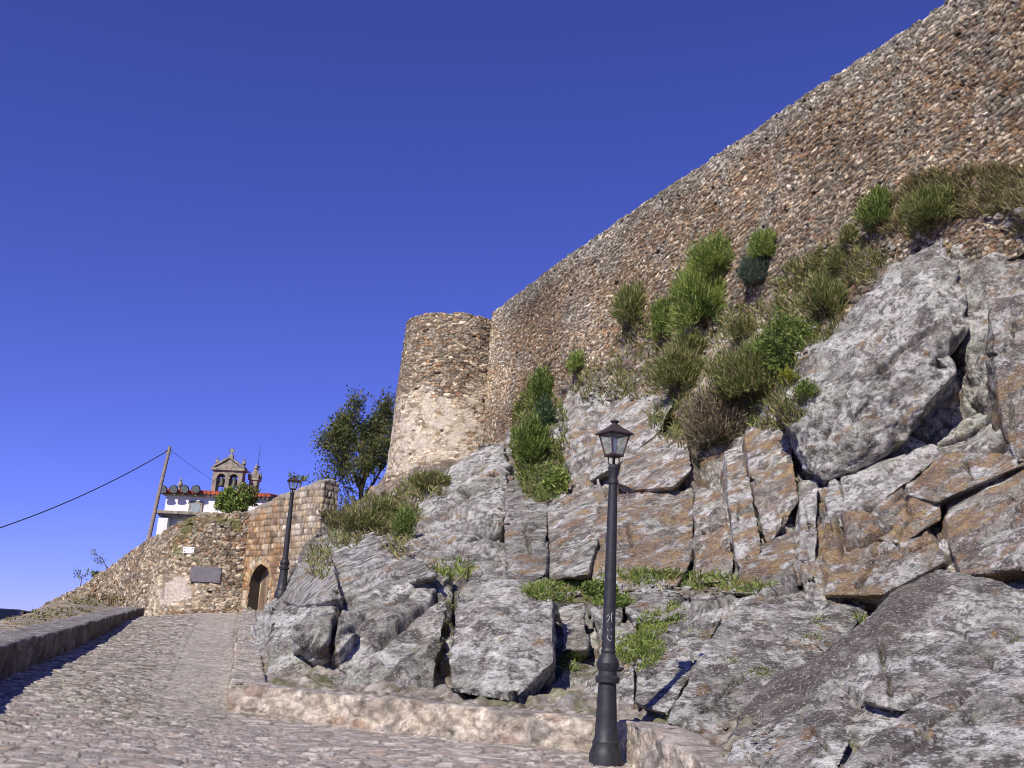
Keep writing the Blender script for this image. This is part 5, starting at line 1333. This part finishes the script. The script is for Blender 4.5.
# roof of barrel tiles
rf = MB()
nx_ = 26; half = 3.6
for k in range(nx_):
    xx = x0 - .3 + (x1 - x0 + .6) * (k + .5) / nx_; w = (x1 - x0 + .6) / nx_ * .5
    zr0, zr1 = zE + .26, zE + .62
    rf.tube([(xx, -.35, zr0), (xx, 3.1, zr1)], [w, w], 8); rf.tube([(xx, 6.6, zr0), (xx, 3.1, zr1)], [w, w], 8)
rf.build('roof', M_tile, ch, smooth=True)
# window
wx, wz = L(195, 508.5)
wn = MB()
wn.box((wx, .08, wz), (1.0, .22, 1.1), bevel=.03); W1 = wn.build('window', M_granite, ch)
MB().box((wx, -.045, wz - .02), (.66, .02, .78)).build('pane', M_lens, W1)
# round floodlights standing out over the eaves; their shadows fall on the white wall
for px in (166, 177, 188, 199.5):
    lxp, lzp = L(px, 490.3)
    q = MB(); q.lathe([(.05, -.30), (.16, -.26), (.27, -.12), (.31, .02), (.33, .04), (.33, .07), (.29, .07)], 16)
    bmesh.ops.rotate(q.bm, verts=q.bm.verts, cent=(0, 0, 0), matrix=Matrix.Rotation(math.radians(125), 3, 'X'))
    bmesh.ops.translate(q.bm, verts=q.bm.verts, vec=(lxp, -.75, lzp - .02))
    q.tube([(lxp, -.55, lzp - .05), (lxp, -.35, zE + .25), (lxp, 0, zE + .2)], .04, 6)
    f_ = q.build('floodlight', M_speaker, ch, smooth=True)
    g_ = MB(); g_.lathe([(.28, .0), (.28, .02)], 16); bmesh.ops.rotate(g_.bm, verts=g_.bm.verts, cent=(0, 0, 0), matrix=Matrix.Rotation(math.radians(125), 3, 'X'))
    bmesh.ops.translate(g_.bm, verts=g_.bm.verts, vec=(lxp, -.83, lzp - .04)); g_.build('lens', M_lens, f_)
def finial(parent, x, y, z, s_, name='pinnacle'):
    q = MB(); q.box((x, y, z + .1 * s_), (.5 * s_, .5 * s_, .2 * s_), bevel=.02); q.lathe([(.15 * s_, .2 * s_), (.10 * s_, .35 * s_), (.22 * s_, .55 * s_), (.17 * s_, .75 * s_), (.05 * s_, .9 * s_), (.1 * s_, 1.0 * s_), (.02 * s_, 1.15 * s_)], 12, (x, y, z))
    return q.build(name, M_granite, parent, smooth=True)
fx, fz = L(175.5, 489); finial(ch, fx, .6, fz - .1, .9)
tag(ch, 'white church with red tiled roof behind the bastion', 'church')
# bell gable
bx0, bz0 = L(205, 495); bx1, bz1 = L(239.5, 466)
bel = MB(); D0, D1 = 1.0, 1.7
def arch_hole(cx, hw, zs, zt, n=10):
    return [(cx - hw, zs)] + [(cx - hw * math.cos(math.pi * i / n), zt + hw * math.sin(math.pi * i / n)) for i in range(n + 1)] + [(cx + hw, zs)]
zs = L(229, 490)[1]; ztp = L(229, 476)[1]; zc = L(229, 468.5)[1]; cw = bx1 - bx0
c1, c2 = bx0 + cw * .29, bx0 + cw * .71; hw = cw * .145
zlow = bz0 - .8
bel.box((bx0 + cw * .07, (D0 + D1) / 2, (zlow + zc) / 2), (cw * .14, D1 - D0, zc - zlow)); bel.box((bx1 - cw * .07, (D0 + D1) / 2, (zlow + zc) / 2), (cw * .14, D1 - D0, zc - zlow))
bel.box(((c1 + c2) / 2, (D0 + D1) / 2, (zlow + zc) / 2), (c2 - c1 - 2 * hw, D1 - D0, zc - zlow)); bel.box(((bx0 + bx1) / 2, (D0 + D1) / 2, (zlow + zs) / 2), (cw, D1 - D0 + .05, zs - zlow))
for cc in (c1, c2):
    o_ = [(cc - hw, zc)] + [(cc - hw * math.cos(math.pi * i / 12), ztp + hw * math.sin(math.pi * i / 12)) for i in range(13)] + [(cc + hw, zc)]
    # spandrels over the arch, as strips
    for i in range(1, len(o_) - 2):
        a, b = o_[i], o_[i + 1]; bel.prism([(a[0], a[1]), (b[0], b[1]), (b[0], zc), (a[0], zc)], D0 + .003, D1 - .003)
BG = bel.build('bell_gable', M_granite, ch)
mb = MB(); mb.box(((bx0 + bx1) / 2, (D0 + D1) / 2, zc + .09), (cw + .35, D1 - D0 + .3, .18), bevel=.03); mb.box(((bx0 + bx1) / 2, (D0 + D1) / 2, ztp - .0), (cw * .14 + .1, D1 - D0 + .1, .1)) ; mb.build('cornice', M_granite, BG)
zpk = L(230, 456)[1]; mx = (bx0 + bx1) / 2
mb = MB(); mb.prism([(bx0 + .05, zc + .185), (bx1 - .05, zc + .185), (mx, zpk)], D0 + .05, D1 - .05)
for sx in (-1, 1):
    xa = bx0 - .05 if sx < 0 else bx1 + .05
    mb.tube([(xa, (D0 + D1) / 2, zc + .24), (mx, (D0 + D1) / 2, zpk + .06)], .0001, 4)
    dx, dz = mx - xa, zpk - (zc + .2); ln = math.hypot(dx, dz); ox, oz = -dz / ln * .09 * (-sx) * -1, abs(dx) / ln * .09
    mb.prism([(xa, zc + .2), (mx, zpk), (mx, zpk + .16), (xa, zc + .34)], D0 - .06, D1 + .06)
mb.build('pediment', M_granite, BG)
finial(BG, bx0 + .1, (D0 + D1) / 2, zc + .18, .75); finial(BG, bx1 - .1, (D0 + D1) / 2, zc + .18, .75)
mb = MB(); mb.box((mx, (D0 + D1) / 2, zpk + .18), (.32, .32, .25), bevel=.03); mb.box((mx, (D0 + D1) / 2, zpk + .55), (.12, .12, .6), bevel=.01); mb.box((mx, (D0 + D1) / 2, zpk + .62), (.42, .121, .12), bevel=.01); mb.build('cross', M_granite, BG)
for cc in (c1, c2):
    z_ = ztp + .05
    q = MB(); q.lathe([(.33, -.62), (.30, -.55), (.22, -.40), (.18, -.15), (.15, -.05), (.05, .0), (.04, .12)], 18, (cc, (D0 + D1) / 2, z_)); q.box((cc, (D0 + D1) / 2, z_ + .14), (hw * 1.9, .12, .14))
    q.build('bell', M_bronze, BG, smooth=True)
# ornate pinnacle at the right and the mast beside it
px_, pz_ = L(244.5, 490)
q = MB(); q.box((px_, 2.2, pz_ + .4), (.62, .62, 1.3), bevel=.05); q.box((px_, 2.2, pz_ + 1.1), (.8, .8, .18), bevel=.04)
q.lathe([(.28, 1.2), (.31, 1.45), (.20, 1.65), (.12, 1.85), (.17, 1.95), (.07, 2.1), (.03, 2.3)], 10, (px_, 2.2, pz_))
for sx in (-1, 1):
    for sy in (-1, 1): q.lathe([(.09, 1.15), (.13, 1.35), (.04, 1.6), (.02, 1.75)], 8, (px_ + sx * .32, 2.2 + sy * .32, pz_))
q.build('turret', M_granite, ch, smooth=True)
q = MB(); ax, az = L(248, 470); tx_, tz_ = L(252, 440)
q.tube([(ax, 2.3, az - .8), ((ax + tx_) / 2, 2.3, (az + tz_) / 2 - .2), (tx_, 2.3, tz_)], [.035, .022, .012], 6); q.lathe([(.02, -.18), (.13, -.1), (.15, 0), (.1, .12), (.02, .18)], 10, (ax + .02, 2.3, az + .15)); q.lathe([(.02, -.1), (.1, -.04), (.1, .04), (.02, .1)], 10, (ax + .06, 2.3, az + .62)); q.box((ax + .05, 2.3, az + .42), (.42, .04, .04))
q.build('weather_vane', M_cable, ch, smooth=True)

# ------------------------------------------------------------------ parked car beyond the bank
def car():
    Y = 30.0; top = P(2, 609, Y); g = top[2] - 1.46
    r = empty('parked_car', (top[0], Y, g)); r.rotation_euler = (0, 0, math.radians(-78))
    prof = [(-2.1, .35), (-2.15, .75), (-1.95, .92), (-1.2, 1.0), (-.55, 1.42), (.75, 1.45), (1.55, 1.05), (2.05, .95), (2.1, .4), (1.75, .28), (-1.75, .28)]
    q = MB(); q.prism(prof[:4] + [(1.55, 1.05)] + prof[7:], -.85, .85); es = list(q.bm.edges); bmesh.ops.bevel(q.bm, geom=es, offset=.06, segments=2, affect='EDGES'); q.build('body', M_carpaint, r, smooth=True)
    c = MB()
    lo = [(-1.25, .98), (1.58, 1.02)]; hi = [(-.55, 1.40), (.75, 1.43)]
    vs = [c.bm.verts.new(p) for p in ((lo[0][0], -.80, lo[0][1]), (lo[1][0], -.80, lo[1][1]), (lo[1][0], .80, lo[1][1]), (lo[0][0], .80, lo[0][1]), (hi[0][0], -.62, hi[0][1]), (hi[1][0], -.62, hi[1][1]), (hi[1][0], .62, hi[1][1]), (hi[0][0], .62, hi[0][1]))]
    for f in ((0, 1, 5, 4), (1, 2, 6, 5), (2, 3, 7, 6), (3, 0, 4, 7), (4, 5, 6, 7), (3, 2, 1, 0)): c.bm.faces.new([vs[i] for i in f])
    c.build('windows', M_carglass, r)
    t = MB(); t.box((.10, 0, 1.435), (1.36, 1.28, .05), bevel=.02)
    for sx, (xa, xb) in ((0, (-1.25, -.55)), (1, (1.58, .75))):
        for sy in (-1, 1): t.tube([(xa, sy * .80, 1.0), (xb, sy * .63, 1.42)], .035, 6)
    for sy in (-1, 1): t.tube([(.1, sy * .81, 1.0), (.1, sy * .64, 1.42)], .03, 6)
    t.build('roof', M_carpaint, r)
    for sx in (-1.35, 1.3):
        for sy in (-.78, .78):
            w_ = MB(); w_.lathe([(.2, -.1), (.31, -.1), (.33, -.06), (.33, .06), (.31, .1), (.2, .1)], 20); bmesh.ops.rotate(w_.bm, verts=w_.bm.verts, cent=(0, 0, 0), matrix=Matrix.Rotation(math.pi / 2, 3, 'X')); bmesh.ops.translate(w_.bm, verts=w_.bm.verts, vec=(sx, sy, .33))
            wo_ = w_.build('wheel', M_rubber, r, smooth=True)
            w2 = MB(); w2.lathe([(.05, -.105), (.2, -.09), (.2, .09), (.05, .105)], 14); bmesh.ops.rotate(w2.bm, verts=w2.bm.verts, cent=(0, 0, 0), matrix=Matrix.Rotation(math.pi / 2, 3, 'X')); bmesh.ops.translate(w2.bm, verts=w2.bm.verts, vec=(sx, sy, .33)); w2.build('rim', M_chrome, wo_, smooth=True)
    for sy in (-.6, .6): MB().box((-2.12, sy, .72), (.10, .32, .14), bevel=.03).build('headlight', M_lens, r)
    tag(r, 'dark blue parked car whose roof shows over the bank', 'car')
    # the pad of earth it stands on
    n = 9; v = []; 
    for i in range(n):
        for j in range(n): v.append((top[0] - 9 + i * 1.6, Y - 5 + j * 2.2, g + .01 * math.sin(i * 3.1 + j)))
    F = [[i * n + j, (i + 1) * n + j, (i + 1) * n + j + 1, i * n + j + 1] for i in range(n - 1) for j in range(n - 1)]
    tag(mesh_np('car_park_ground', np.array(v), F, None, M_earth), 'earth patch below the bank where the car is parked', 'ground', kind='structure')
car()
